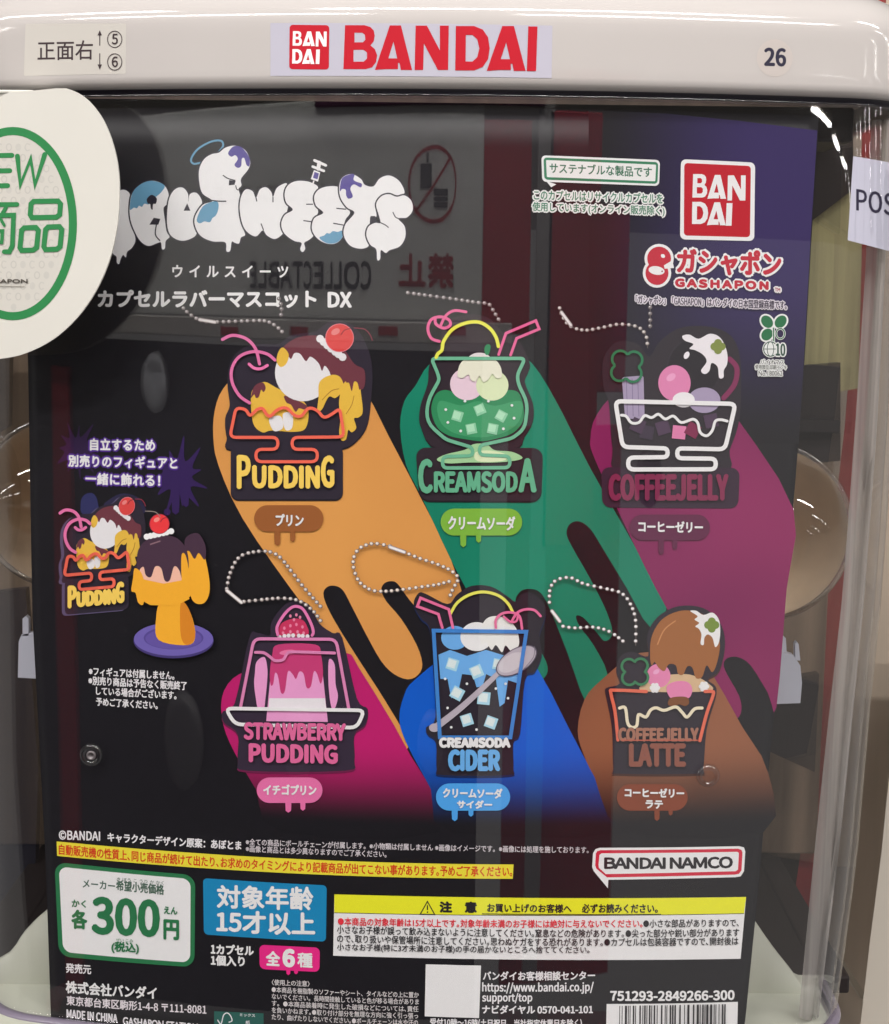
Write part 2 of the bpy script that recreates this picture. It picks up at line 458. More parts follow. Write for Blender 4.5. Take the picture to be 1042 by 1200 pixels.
# back wall of the case, dark behind the capsules
BACK = mat('case_back_plastic', (136, 118, 100), .5, .3, noise=.45, nscale=5, stretch=(26, 1, .5))
bevel_box('case_back', at_depth(-80, 600, .66).x, at_depth(992, 600, .66).x, .684, .688, ZSB, ZLB, BACK, machine)
DH = mat('dark_strip_plastic', (34, 28, 36), .5, .3, noise=.2, nscale=8)
bevel_box('added_dark_strip', at_depth(-60, 130, .56).x, at_depth(1000, 130, .56).x, .558, .60, P(600, 133).z - .002, ZLB + .003, DH, machine)  # dark box added to darken the view above the card
SHEEN = clear_plastic('corner_sheen_clear', (.62, .60, .58), .2, .4, .8)
# grey strip added in the right corner for its silvery grazing reflection
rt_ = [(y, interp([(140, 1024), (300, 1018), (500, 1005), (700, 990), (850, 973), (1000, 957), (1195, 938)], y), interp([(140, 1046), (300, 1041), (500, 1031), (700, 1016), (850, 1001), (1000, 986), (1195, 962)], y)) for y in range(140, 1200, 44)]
vs, fs = [], []; RM = mat('grey_sheen_strip', (166, 161, 156), .4, .4, noise=.3, nscale=10, stretch=(40, 8, .4))
def part_clear(m, f):
    nt = m.node_tree; o = [n for n in nt.nodes if n.type == 'OUTPUT_MATERIAL'][0]; b = nt.nodes['Principled BSDF']; t = nt.nodes.new('ShaderNodeBsdfTransparent'); x = nt.nodes.new('ShaderNodeMixShader'); x.inputs[0].default_value = f
    nt.links.new(t.outputs[0], x.inputs[1]); nt.links.new(b.outputs[0], x.inputs[2]); nt.links.new(x.outputs[0], o.inputs[0])
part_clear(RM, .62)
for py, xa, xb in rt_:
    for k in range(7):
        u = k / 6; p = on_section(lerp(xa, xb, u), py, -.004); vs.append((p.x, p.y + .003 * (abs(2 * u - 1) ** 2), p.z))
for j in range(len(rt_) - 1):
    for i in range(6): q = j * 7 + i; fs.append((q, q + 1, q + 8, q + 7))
sheen_strip = mesh_obj('corner_sheen', vs, fs, RM, machine, True)
# stickers on the lid
a = Art('name_label', machine, lid_fn, 2); a.rrect([(317, 27), (647.5, 30), (646.5, 91.5), (317, 89)], 0, mat('label_film', (190, 188, 202), .3, .5)); nl = a.done()
red = (166, 12, 32)
def L_B(x0, y0, x1, y1):
    f = lambda u, v: (lerp(x0, x1, u), lerp(y0, y1, v))
    return [f(*p) for p in [(.05, 0), (.62, 0), (.8, .04), (.9, .12), (.93, .24), (.9, .37), (.8, .46), (.93, .54), (1, .68), (.97, .84), (.85, .96), (.66, 1), (0, 1)]], [[f(*p) for p in [(.33, .17), (.56, .17), (.64, .22), (.65, .33), (.58, .39), (.33, .39)]], [f(*p) for p in [(.3, .56), (.6, .56), (.7, .62), (.7, .76), (.6, .83), (.3, .83)]]]
def L_A(x0, y0, x1, y1):
    f = lambda u, v: (lerp(x0, x1, u), lerp(y0, y1, v))
    return [f(*p) for p in [(0, 1), (.40, 0), (.70, 0), (1, 1), (.70, 1), (.66, .84), (.62, .84), (.62, .98), (.30, .98)]], [[f(*p) for p in [(.36, .74), (.50, .36), (.60, .74)]]]
def L_N(x0, y0, x1, y1):
    f = lambda u, v: (lerp(x0, x1, u), lerp(y0, y1, v))
    return [f(*p) for p in [(0, 1), (.03, 0), (.36, 0), (.74, .56), (.74, 0), (1, 0), (.98, 1), (.68, 1), (.27, .40), (.25, 1)]], []
def L_D(x0, y0, x1, y1):
    f = lambda u, v: (lerp(x0, x1, u), lerp(y0, y1, v))
    return [f(*p) for p in [(.02, 0), (.55, 0), (.8, .08), (.95, .25), (1, .5), (.95, .75), (.8, .92), (.55, 1), (0, 1)]], [[f(*p) for p in [(.31, .2), (.5, .2), (.64, .3), (.7, .5), (.64, .7), (.5, .8), (.30, .8)]]]
def L_I(x0, y0, x1, y1):
    f = lambda u, v: (lerp(x0, x1, u), lerp(y0, y1, v))
    return [f(*p) for p in [(.14, 0), (1, 0), (.86, 1), (0, 1)]], []
def logo(a, fn, boxes, m, k=1):
    for L, b in boxes: o, h = L(*b); a.poly(o, m, h)
a = Art('lettering', nl, lid_fn, 8)
logo(a, None, [(L_B, (402.5, 29.5, 442, 81)), (L_A, (439.5, 29.8, 483, 82)), (L_N, (486, 30, 526, 82)), (L_D, (533.5, 30.5, 574, 82.5)), (L_A, (570.5, 30.5, 616, 83)), (L_I, (617.5, 31, 630, 83.2))], red)
a.done()
def square_logo(name, parent, fn, base, c, border, bx):
    a = Art(name, parent, fn, base)
    if border: a.rrect(border, 6, (226, 218, 224))
    a.rrect(c, 4, red)
    W = (226, 218, 224)
    for L, b in bx: o, h = L(*b); a.poly(o, W, h)
    return a.done()
square_logo('square_emblem', nl, lid_fn, 8, [(339.5, 29), (386, 29.5), (385.5, 81.5), (339, 81)], None,
    [(L_B, (343, 36.5, 354, 53.5)), (L_A, (354.5, 36.8, 369, 54)), (L_N, (370, 37, 383, 54.5)), (L_D, (342.5, 57.5, 354.5, 74.5)), (L_A, (354, 57.5, 368.5, 75)), (L_I, (370, 58, 375, 75))])
a = Art('position_label', machine, lid_fn, 2)
a.rrect([(30, 28), (148, 27.5), (147.5, 86.5), (28, 89)], 2, mat('position_label_film', (200, 196, 189), .35, .5)); pl = a.done()
a = Art('lettering', pl, lid_fn, 6); K = (52, 40, 44)
a.text('正面右', 44, 71, 109, 70, 23, K, .5)
for x, y0, y1, s_ in ((117, 53.5, 37, 1), (117, 62.5, 80, -1)):
    a.stroke([(x, y0), (x, y1)], 1.1, K, sm=False); a.poly([(x, y1 - s_ * 1.5), (x - 2.6, y1 + s_ * 4.5), (x + 2.6, y1 + s_ * 4.5)], K)
for cy, t in ((46, '5'), (72.5, '6')): a.ring(134.5, cy, 8.4, 9.6, .9, K); a.text(t, 131, cy + 6, 138.3, cy + 6, 12.5, K, .5)
a.done()
a = Art('number_label', machine, lid_fn, 2); a.ell(908, 68, 21, 22, mat('number_label_film', (194, 186, 181), .3, .5), n=40); pl = a.done()
a = Art('lettering', pl, lid_fn, 6); a.text('26', 895.5, 77.5, 921.5, 78.3, 22, (36, 34, 52), 1.9); a.done()
a = Art('side_label', machine, shell_fn, 2); a.rrect([(1000, 183), (1052, 192), (1049, 296), (993.5, 281.5)], 0, mat('side_label_film', (188, 188, 204), .4, .4)); pl = a.done()
a = Art('lettering', pl, shell_fn, 6); a.text('POS', 1003.5, 247, 1049, 253, 26, (34, 30, 50), .9); a.done()
# screws through the case
SCREW = mat('clear_boss_plastic', (150, 145, 148), .25, .6)
def lathe(name, cx, cz, Y, prof, m, parent, n=28, nrm=None):
    vs = []; fs = []
    for r, d in prof:
        for i in range(n): t = 2 * math.pi * i / n; vs.append((cx + r * math.cos(t), Y - d, cz + r * math.sin(t)))
    for j in range(len(prof) - 1):
        for i in range(n): fs.append((j * n + i, j * n + (i + 1) % n, (j + 1) * n + (i + 1) % n, (j + 1) * n + i))
    return mesh_obj(name, vs, fs, m, parent, True)
for px, py in ((107, 885), (830, 909)):
    p = on_section(px, py, .0032); u = S * .98; cm = clear_plastic('clear_boss', (.78, .77, .78), .10, .12)
    b = lathe('screw_boss', p.x, p.z, p.y, [(15 * u, -.0004), (13 * u, .0006), (10.5 * u, .0009), (9 * u, .0004), (7.5 * u, .0003)], cm, machine)
    if px < 500: lathe('screw', p.x, p.z, p.y, [(6.2 * u, .0001), (5.4 * u, .0008), (3.9 * u, .0009), (3.2 * u, .0003), (.3 * u, .0002)], mat('dull_steel', (112, 106, 108), .4, .5, .5), b)

# ================================================================== the printed display card behind the clear front
card = thing('display_card', 'black printed display card of six dessert charms standing behind the clear front', 'display card')
cv = []; cf = []
ledge = [(26, 128), (33, 430), (38, 720), (46, 870), (53, 1000), (56, 1080), (60, 1200), (62, 1290)]
redge = [(959, 150), (951, 280), (942, 440), (930, 590), (915, 760), (901, 900), (889, 1040), (873, 1200), (862, 1290)]
NX, NY = 70, 26
ztop = P(600, 127).z; zbot = ZSB - .003
def inv(tab): return [(P(x, y).z, P(x, y).x) for x, y in reversed(tab)]
LE, RE = inv(ledge), inv(redge)
for k, off in enumerate((-.0, -.0006)):
    for j in range(NY + 1):
        z = lerp(ztop, zbot, j / NY); xa, xb = interp(LE, z), interp(RE, z)
        for i in range(NX + 1): X = lerp(xa, xb, i / NX); cv.append((X, front(X) - off, z))
n = (NX + 1) * (NY + 1); w_ = NX + 1
for j in range(NY):
    for i in range(NX):
        q = j * w_ + i; cf.append((q, q + w_, q + w_ + 1, q + 1)); cf.append((n + q, n + q + 1, n + q + w_ + 1, n + q + w_))
bd = [i for i in range(w_)] + [j * w_ + NX for j in range(1, NY + 1)] + [NY * w_ + i for i in range(NX - 1, -1, -1)] + [j * w_ for j in range(NY - 1, 0, -1)]
for a_, b_ in zip(bd, bd[1:] + bd[:1]): cf.append((a_, b_, b_ + n, a_ + n))
mesh_obj('card_sheet', cv, cf, mat('card_black', CARD, .5, .35, noise=.12, nscale=300), card, True)

def A(name, parent=None, base=10, fn=card_fn, **k): return Art(name, parent or card, fn, base, **k)
# violet tint over the upper right corner, fading left and down
def grad_violet():
    m = bpy.data.materials.new('violet_fade'); m.use_nodes = True; nt = m.node_tree; b = nt.nodes['Principled BSDF']; b.inputs['Roughness'].default_value = .55; b.inputs['Specular IOR Level'].default_value = .3
    g = nt.nodes.new('ShaderNodeTexCoord'); s = nt.nodes.new('ShaderNodeSeparateXYZ'); L = nt.links; L.new(g.outputs['Object'], s.inputs[0])
    a = nt.nodes.new('ShaderNodeMapRange'); a.interpolation_type = 'SMOOTHSTEP'; a.inputs[1].default_value = P(690, 300).x; a.inputs[2].default_value = P(900, 300).x
    c = nt.nodes.new('ShaderNodeMapRange'); c.interpolation_type = 'SMOOTHSTEP'; c.inputs[1].default_value = P(800, 520).z; c.inputs[2].default_value = P(800, 300).z
    mu = nt.nodes.new('ShaderNodeMath'); mu.operation = 'MULTIPLY'; L.new(s.outputs['X'], a.inputs[0]); L.new(s.outputs['Z'], c.inputs[0]); L.new(a.outputs[0], mu.inputs[0]); L.new(c.outputs[0], mu.inputs[1])
    mx = nt.nodes.new('ShaderNodeMix'); mx.data_type = 'RGBA'; mx.inputs['A'].default_value = (*lin(CARD), 1); mx.inputs['B'].default_value = (*lin((50, 36, 92)), 1)
    L.new(mu.outputs[0], mx.inputs['Factor']); L.new(mx.outputs['Result'], b.inputs['Base Color']); return m
a = A('violet_corner', base=1)
vp = [(690, 129), (780, 133), (870, 142), (958, 153), (950, 280), (941, 440), (936, 520), (690, 520)]
a.poly(vp, grad_violet()); a.done()
# ---- the diagonal bands
ORANGE = [(262, 455), (252, 480), (250, 510), (256, 545), (284, 607), (341, 690), (408, 779), (434, 818), (469, 876), (478, 868), (452, 822), (425, 780), (399, 739), (384, 712), (379, 695), (385, 687), (395, 687), (403, 693), (412, 710), (430, 745), (447, 775), (462, 790), (478, 796), (490, 791), (495, 778), (488, 755), (470, 725), (453, 705), (447, 692), (450, 684), (458, 681), (466, 684), (480, 703), (507, 735), (530, 770), (550, 735), (529, 657), (494, 585), (455, 510), (430, 462), (400, 430), (340, 415), (290, 428)]
GREEN = [(487, 452), (474, 470), (469, 500), (476, 545), (494, 582), (529, 657), (560, 715), (590, 770), (615, 797), (630, 799), (641, 790), (640, 775), (625, 750), (610, 725), (604, 705), (610, 693), (622, 690), (634, 695), (645, 715), (665, 765), (687, 824), (700, 812), (712, 790), (695, 755), (680, 735), (675, 722), (684, 724), (700, 742), (708, 751), (716, 747), (717, 735), (708, 710), (690, 675), (670, 640), (664, 625), (668, 614), (679, 611), (692, 620), (706, 642), (735, 690), (762, 735), (781, 712), (745, 642), (692, 549), (644, 456), (610, 415), (550, 400), (505, 425)]
MAGENTA = [(730, 455), (700, 485), (692, 514), (698, 540), (745, 642), (781, 712), (830, 790), (855, 838), (864, 842), (869, 832), (866, 815), (852, 790), (848, 778), (853, 771), (865, 770), (880, 780), (900, 812), (910, 829), (922, 690), (930, 597), (865, 492), (835, 455), (790, 440)]
ROSE = [(300, 782), (273, 795), (260, 818), (262, 850), (275, 882), (300, 925), (330, 975), (515, 975), (481, 885), (421, 783), (405, 765), (350, 760)]
BLUE = [(487, 796), (474, 814), (468, 842), (476, 870), (505, 925), (530, 975), (735, 975), (700, 916), (665, 850), (637, 796), (610, 765), (540, 760)]
BROWN = [(706, 796), (685, 820), (677, 856), (684, 884), (697, 911), (735, 975), (895, 975), (900, 905), (870, 852), (840, 799), (815, 770), (750, 765)]
bands = [('orange_band_print', ORANGE, (200, 140, 72), (188, 128, 66)), ('green_band_print', GREEN, (0, 104, 80), (10, 118, 92)), ('magenta_band_print', MAGENTA, (104, 17, 70), (126, 32, 82)),
         ('rose_band_print', ROSE, (174, 20, 98), (156, 20, 88)), ('blue_band_print', BLUE, (0, 84, 186), (0, 72, 168)), ('brown_band_print', BROWN, (120, 76, 54), (140, 86, 58))]
for i, (nm, pts, c, c2) in enumerate(bands):
    a = A(nm, base=3 + i * 2); a.poly(pts, fade_ink(c, c2), sm=True, n=3); a.done()

# ---- helpers for the printed charms
def tr(ox, oy, sc): return lambda pts: [(ox + x / sc, oy + y / sc) for x, y in pts]
MAT = (38, 32, 44); MATE = (20, 17, 24); WH = (228, 222, 224)
def drip(a, x, y0, y1, w_, m): a.poly([(x - w_ * 1.3, y0), (x - w_ * .5, y0 + 3), (x - w_ * .5, y1 - w_), (x - w_ * .45, y1), (x, y1 + w_ * .35), (x + w_ * .45, y1), (x + w_ * .5, y1 - w_), (x + w_ * .5, y0 + 3), (x + w_ * 1.3, y0)], m)
def pill(name, x0, y0, x1, y1, c, texts, drips, tilt=0):
    a = A(name, base=40); a.rrect([(x0, y0), (x1, y0 + tilt), (x1, y1 + tilt), (x0, y1)], 99, c, n=8, sag=False)
    for x, y, w_ in drips: drip(a, x, y1 - 3, y, w_, c)
    o = a.done(); b = A('lettering', o, 60)
    for t, xa, ya, xb, yb, h in texts: b.text(t, xa, ya, xb, yb, h, WH, 1.1)
    b.done()
def beads(name, parent, pts, clasp=None, base=60, step=8.2, c=(176, 168, 164)):
    a = A(name, parent, base, stuff=True); P_ = spline(pts, False, 12); d = 0; last = P_[0]; spots = [last]
    a.stroke(pts, .8, (98, 90, 88))
    for p in P_[1:]:
        d += math.dist(p, last); last = p
        if d >= step * .72: spots.append(p); d = 0
    for x, y in spots: a.ell(x, y, 2.6, 2.4, (92, 84, 84), n=10); a.k = 0
    a.k = 1; a.h += 1e-5
    for x, y in spots: a.ell(x - .2, y - .3, 1.9, 1.7, c, n=8); a.k = 0
    a.k = 1; a.h += 1e-5
    for x, y in spots: a.ell(x - .6, y - .7, .8, .7, (240, 236, 232), n=6); a.k = 0
    a.k = 1
    if clasp:
        a.stroke(clasp, 4.6, (120, 112, 112), sm=False); a.stroke(clasp, 3, (196, 190, 188), sm=False); a.stroke(clasp, 1, (240, 236, 234), sm=False)
    return a.done()
def scallop(a, pts, r, c, step=4.5):
    P_ = spline(pts, False, 10); d = 0; last = P_[0]; a.ell(*last, r, r, c, n=12)
    for p in P_[1:]:
        d += math.dist(p, last); last = p
        if d >= step: a.ell(*p, r, r, c, n=12); d = 0
def cherry(a, x, y, r, c=(196, 62, 60), hl=(226, 120, 118), ring=(222, 120, 132)):
    a.ell(x, y, r + .8, r + .8, ring); a.ell(x, y, r, r, c); a.ell(x - r * .3, y - r * .45, r * .34, r * .22, hl, rot=-.5)
    a.stroke([(x + r * .1, y - r * .2), (x + r * .35, y - r * .55), (x + r * .8, y - r * .7)], .9, (120, 34, 44))
# ---------------- charm 1
def charm_pudding(parent, tf, base, mini=False):
    T = tr(200, 340, 3.721)
    def A1(n, b, par): a = A(n, par, base + b); a.tf = tf; return a
    a = A1('charm_backing' if not mini else 'small_charm_backing', 0, parent)
    up_ = T([(248, 400), (262, 310), (320, 250), (400, 235), (470, 235), (530, 195), (630, 180), (700, 135), (790, 150), (850, 230), (880, 340), (872, 500), (852, 600), (800, 665), (750, 690), (700, 700), (280, 700), (246, 640), (238, 560), (258, 500)])
    lo = [(270, 524), (273, 522), (398, 522), (402, 526), (402, 578), (396, 585), (281, 585), (272, 576)]
    e = (0, 2) if not mini else (-6, 2)
    for dx, dy, c in ((e[0], e[1], (78, 70, 98) if mini else MATE), (0, 0, MAT)):
        a.poly([(x + dx, y + dy) for x, y in up_], c, sm=True, n=4); a.rrect([(270.5 + dx, 522 + dy), (402 + dx, 522 + dy), (402 + dx, 585 + dy), (270.5 + dx, 585 + dy)], 9, c, sag=False)
    o = a.done()
    a = A1('dessert_print', 12, o)
    Y, MR, CR = (218, 168, 62), (98, 48, 58), (224, 206, 214)
    a.poly(T([(350, 470), (365, 425), (410, 400), (470, 430), (560, 470), (600, 520), (590, 600), (540, 618), (440, 612), (400, 620), (360, 580)]), Y, sm=True)
    a.poly(T([(350, 470), (365, 420), (400, 402), (415, 425), (405, 445), (395, 435), (385, 465), (372, 470), (365, 455)]), MR, sm=True)
    a.poly(T([(500, 460), (590, 500), (585, 520), (560, 515), (545, 530), (525, 500), (505, 490)]), MR, sm=True)
    a.poly(T([(430, 560), (480, 550), (490, 600), (450, 614)]), CR, sm=True); a.poly(T([(490, 540), (530, 540), (530, 600), (500, 608)]), CR, sm=True)
    a.poly(T([(500, 240), (560, 205), (650, 200), (740, 240), (800, 320), (845, 350), (840, 430), (770, 430), (700, 440), (600, 400), (520, 320), (490, 270)]), MR, sm=True)
    a.ell(*T([(578, 360)])[0], 33, 33.5, CR, n=36)
    a.poly(T([(490, 290), (520, 235), (600, 215), (700, 250), (720, 330), (705, 380), (690, 350), (672, 330), (660, 352), (645, 318), (610, 290), (590, 310), (565, 278), (540, 275), (525, 300), (510, 285)]), MR, sm=True)
    a.poly(T([(470, 270), (490, 250), (515, 280), (505, 320), (480, 335), (462, 310)]), Y, sm=True)
    for pts in ([(650, 400), (700, 370), (740, 380), (755, 430), (720, 470), (690, 465), (660, 520), (640, 525), (645, 470)], [(760, 400), (820, 400), (830, 450), (838, 530), (820, 555), (800, 560), (810, 600), (790, 620), (775, 610), (765, 650), (745, 655), (735, 620), (740, 560), (735, 480)]):
        a.poly(T(pts), Y, sm=True)
    a.poly(T([(765, 345), (840, 360), (842, 400), (825, 435), (815, 405), (800, 400), (790, 440), (778, 405), (765, 400)]), MR, sm=True)
    a.stroke(T([(660, 480), (700, 440), (735, 430)]), .7, (150, 100, 40)); a.stroke(T([(765, 540), (790, 500), (800, 460)]), .7, (150, 100, 40))
    scallop(a, T([(652, 212), (700, 255), (758, 298)]), 4.6, (226, 206, 214))
    x, y = T([(737, 208)])[0]; cherry(a, x, y, 16)
    a.stroke(T([(800, 165), (845, 170), (870, 195), (880, 220)]), 1.1, (120, 44, 60))
    a.done()
    a = A1('dish_outline', 75, o); PK = (204, 104, 152)
    a.stroke(T([(345, 492), (300, 460), (268, 400), (268, 340), (300, 290), (360, 268), (420, 278), (455, 305)]), 3.6, PK)
    a.stroke(T([(226, 215), (270, 197), (330, 212), (370, 255), (388, 322)]), 3.6, PK); a.stroke(T([(342, 322), (365, 340), (395, 342), (422, 328)]), 3.4, PK)
    a.stroke(fillet(T([(285, 512), (330, 520), (345, 552), (375, 520), (400, 512), (430, 560), (462, 520), (505, 508), (540, 548), (570, 552), (600, 510), (640, 522), (668, 560), (705, 540), (738, 515), (757, 640), (530, 642), (530, 694), (640, 694), (640, 748), (372, 748), (372, 694), (468, 694), (468, 642), (258, 642)]), 7.5), 3.6, (204, 88, 70), closed=True, sm=False)
    a.done()
    a = A1('lettering', 82, o); c = (222, 176, 80)
    a.text('P', 277.5, 573, 294, 573, 40, c, 3.2); a.text('UDDIN', 295.5, 572.5, 375, 573, 27.5, c, 3.2); a.text('G', 376, 572, 392, 572, 38.5, c, 3.2)
    a.done()
    return o
charm_pudding(None, lambda x, y: (x, y), 22)
beads('bead_chain_print', None, [(215, 361), (221, 367), (232, 374), (243, 377), (262, 377), (290, 376), (310, 376), (322, 381), (331, 389)], [(234, 374.5), (252, 377.5)], base=36, step=8, c=(150, 144, 144))
beads('bead_chain_print', None, [(327, 350), (330, 360), (329, 372)], None, base=36, c=(110, 105, 106))
# ---------------- charm 2
T = tr(440, 340, 4.0)
a = A('charm_backing', base=22)
jm = T([(240, 330), (300, 180), (250, 250), (232, 190), (250, 130), (300, 100), (440, 80), (560, 140), (610, 180), (760, 120), (795, 190), (700, 250), (715, 350), (700, 420), (740, 520), (740, 600), (700, 680), (620, 740), (300, 740), (215, 640), (205, 540), (245, 440)])
jm2 = T([(262, 320), (300, 250), (330, 150), (430, 115), (530, 130), (600, 200), (640, 180), (720, 330), (715, 380), (700, 430), (738, 530), (738, 610), (700, 680), (640, 745), (300, 745), (215, 640), (210, 550), (245, 440), (250, 370)])
lo = T([(188, 738), (786, 740), (778, 988), (208, 986)])
for dy, c in ((2, MATE), (0, (40, 30, 38))):
    a.poly([(x, y + dy) for x, y in jm2], c, sm=True, n=4); a.rrect([(x, y + dy) for x, y in lo], 12, c, sag=False)
o = a.done(); a = A('dessert_print', o, 34)
G1, G2, PG, PK2 = (38, 122, 78), (58, 140, 94), (196, 212, 168), (212, 184, 196)
a.poly(T([(282, 490), (330, 468), (400, 488), (470, 466), (540, 488), (610, 468), (672, 482), (696, 560), (688, 622), (640, 672), (560, 698), (500, 708), (430, 700), (345, 682), (288, 640), (262, 560)]), G1, sm=True)
a.poly(T([(300, 520), (400, 540), (480, 520), (560, 542), (680, 520), (680, 600), (620, 660), (500, 690), (370, 670), (300, 610)]), G2, sm=True)
a.ell(*T([(430, 440)])[0], 20, 19, PK2, n=30); a.ell(*T([(548, 446)])[0], 19, 18, PG, n=30)
for x, y, q in ((385, 590, .3), (490, 560, -.4), (590, 590, .5), (450, 650, -.2), (550, 650, .2)):
    cx, cy = T([(x, y)])[0]; a.poly([(cx + 8.5 * math.cos(q + k * math.pi / 2 + .785), cy + 8.5 * math.sin(q + k * math.pi / 2 + .785)) for k in range(4)], (128, 186, 150)); a.poly([(cx - .8 + 6 * math.cos(q + k * math.pi / 2 + .785), cy - .8 + 6 * math.sin(q + k * math.pi / 2 + .785)) for k in range(4)], (158, 204, 172))
for x, y in ((330, 560), (340, 620), (420, 520), (640, 540), (650, 600), (530, 520), (600, 650), (400, 660)): a.ell(*T([(x, y)])[0], 1.7, 1.7, (204, 228, 206), n=8)
a.poly(T([(385, 400), (398, 345), (440, 318), (545, 320), (585, 355), (592, 405), (566, 412), (548, 392), (528, 420), (505, 430), (488, 402), (468, 428), (448, 420), (436, 396), (408, 412)]), (218, 218, 188), sm=True)
a.poly(T([(440, 318), (465, 296), (510, 296), (535, 318)]), (218, 200, 200), sm=True); a.poly(T([(515, 300), (512, 270), (525, 254), (540, 262), (532, 300)]), G1, sm=True)
a.poly(T([(288, 795), (330, 770), (420, 748), (460, 722), (520, 722), (560, 750), (640, 758), (690, 785), (650, 800), (560, 808), (440, 808), (340, 812)]), (146, 186, 138), sm=True)
a.poly(T([(470, 760), (540, 752), (610, 770), (600, 800), (480, 802)]), PG, sm=True)
a.done()
a = A('dish_outline', o, 80); JG = (98, 164, 132)
a.stroke(fillet([(*p, 6) if i not in (2, 3, 4, 5, 16, 17) else p for i, p in enumerate(T([(262, 320), (702, 320), (664, 400), (672, 445), (715, 530), (700, 650), (640, 695), (488, 728), (488, 772), (630, 778), (630, 832), (315, 834), (315, 780), (456, 776), (456, 738), (330, 700), (240, 620), (244, 520), (300, 420), (292, 390)]))], 14), 4, JG, closed=True, sm=False)
YL = (214, 208, 72)
a.stroke(T([(285, 315), (293, 298), (312, 280), (320, 240), (360, 185), (420, 155), (485, 150), (535, 178), (565, 220), (577, 264)]), 4, YL)
PK = (206, 92, 138)
a.stroke(T([(300, 240), (262, 225), (246, 180), (262, 138), (305, 125), (345, 140), (350, 165), (320, 178), (285, 160), (280, 135)]), 3.4, PK); a.stroke(T([(305, 168), (330, 120), (370, 96), (425, 102)]), 3.2, PK)
a.stroke(T([(578, 302), (612, 202), (752, 143), (768, 182), (662, 226), (634, 304)]), 3.2, PK, sm=False)
a.done()
a = A('lettering', o, 90); c = (88, 158, 124)
a.text('C', 490, 578.5, 507.5, 578.5, 41, c, 3.4); a.text('REAMSOD', 508.5, 577.5, 607, 577.5, 25.5, c, 2.8); a.text('A', 607.5, 577, 629, 577, 40, c, 3.4); a.done()
beads('bead_chain_print', None, [(478, 343), (500, 346), (530, 350), (556, 354), (572, 356), (577, 362), (586, 377)], None, base=36, c=(140, 134, 134))
# ---------------- charm 3
T = tr(640, 340, 3.721)
a = A('charm_backing', base=22)
um = T([(275, 500), (250, 420), (250, 300), (310, 225), (400, 235), (450, 290), (500, 220), (600, 160), (760, 170), (840, 260), (850, 480), (835, 600), (800, 700), (770, 800), (330, 800), (290, 690)])
lo = T([(240, 772), (845, 775), (838, 952), (246, 948)])
a.poly(um, (34, 28, 36), sm=True, n=4); a.rrect(lo, 10, (44, 26, 44), sag=False); o = a.done()
a = A('dessert_print', o, 34); PKS, LV, BL, CRM = (196, 116, 156), (146, 134, 160), (22, 18, 26), (212, 204, 218)
a.stroke(T([(800, 300), (832, 340), (822, 410), (775, 470)]), 6, (112, 34, 74))
a.ell(*T([(645, 340)])[0], 31, 34, BL, n=30); a.ring(*T([(645, 340)])[0], 31, 34, .8, (46, 40, 50))
a.ell(*T([(560, 405)])[0], 19, 21, PKS, n=30); a.ell(*T([(545, 380)])[0], 6, 4, (214, 144, 178), rot=-.6)
a.rrect([T([(330, 380)])[0], T([(425, 372)])[0], T([(430, 560)])[0], T([(345, 562)])[0]], 3, LV, sag=False)
for k in range(3): a.stroke(T([(350 + k * 25, 385), (355 + k * 25, 550)]), .8, (112, 98, 128), sm=False)
a.ell(*T([(690, 480)])[0], 19, 15, LV, n=26); a.ell(*T([(600, 478)])[0], 13, 9, (214, 206, 212), n=22)
for x, y, c_, q in ((440, 620, (50, 40, 56), .2), (510, 600, (66, 48, 70), -.3), (580, 620, (196, 112, 152), .1), (640, 610, (112, 28, 66), .5), (720, 570, (66, 48, 70), -.2), (400, 590, (62, 44, 66), .4)):
    cx, cy = T([(x, y)])[0]; a.poly([(cx + 11 * math.cos(q + k * math.pi / 2 + .785), cy + 11 * math.sin(q + k * math.pi / 2 + .785)) for k in range(4)], c_)
a.poly(T([(594, 200), (625, 194), (665, 212), (715, 190), (760, 208), (788, 265), (790, 320), (775, 350), (774, 380), (755, 382), (748, 335), (722, 318), (712, 352), (692, 366), (676, 350), (700, 312), (685, 282), (650, 262), (625, 255), (642, 235), (605, 220)]), CRM, sm=True)
a.ell(*T([(613, 284)])[0], 3, 4.6, CRM, rot=.5)
for dx, dy in ((0, -16), (16, 0), (0, 16), (-16, 0)): x, y = T([(750 + dx, 246 + dy)])[0]; a.ell(x, y, 4.6, 4.6, (112, 124, 58))
a.done()
a = A('dish_outline', o, 80)
def clover(a, cx, cy, r, wd, c, rot=.2):
    pts = []
    for k in range(48):
        t = 2 * math.pi * k / 48; q = r * (.60 + .40 * abs(math.cos(2 * (t - rot))) ** .7); pts.append((cx + q * math.cos(t), cy + q * math.sin(t)))
    a.stroke(pts, wd, c, closed=True, sm=False)
x, y = T([(352, 332)])[0]; clover(a, x, y, 21, 3, (30, 104, 68), .85)
a.stroke(fillet(T([(302, 484), (826, 496), (780, 694), (572, 690), (572, 733), (740, 735), (740, 781), (358, 782), (358, 730), (530, 728), (530, 690), (334, 684)]), 7), 5, (222, 214, 224), closed=True, sm=False)
a.stroke(T([(328, 545), (350, 550), (372, 578), (405, 577), (430, 547), (460, 556), (490, 541), (520, 562), (555, 549), (590, 577), (640, 563), (662, 580), (672, 620), (700, 635), (725, 612), (738, 572), (762, 565), (790, 571)]), 3.2, (222, 214, 224))
a.done()
a = A('lettering', o, 90); a.text('COFFEEJELLY', 713, 587, 854, 587, 32, (116, 34, 68), 3.4); a.done()
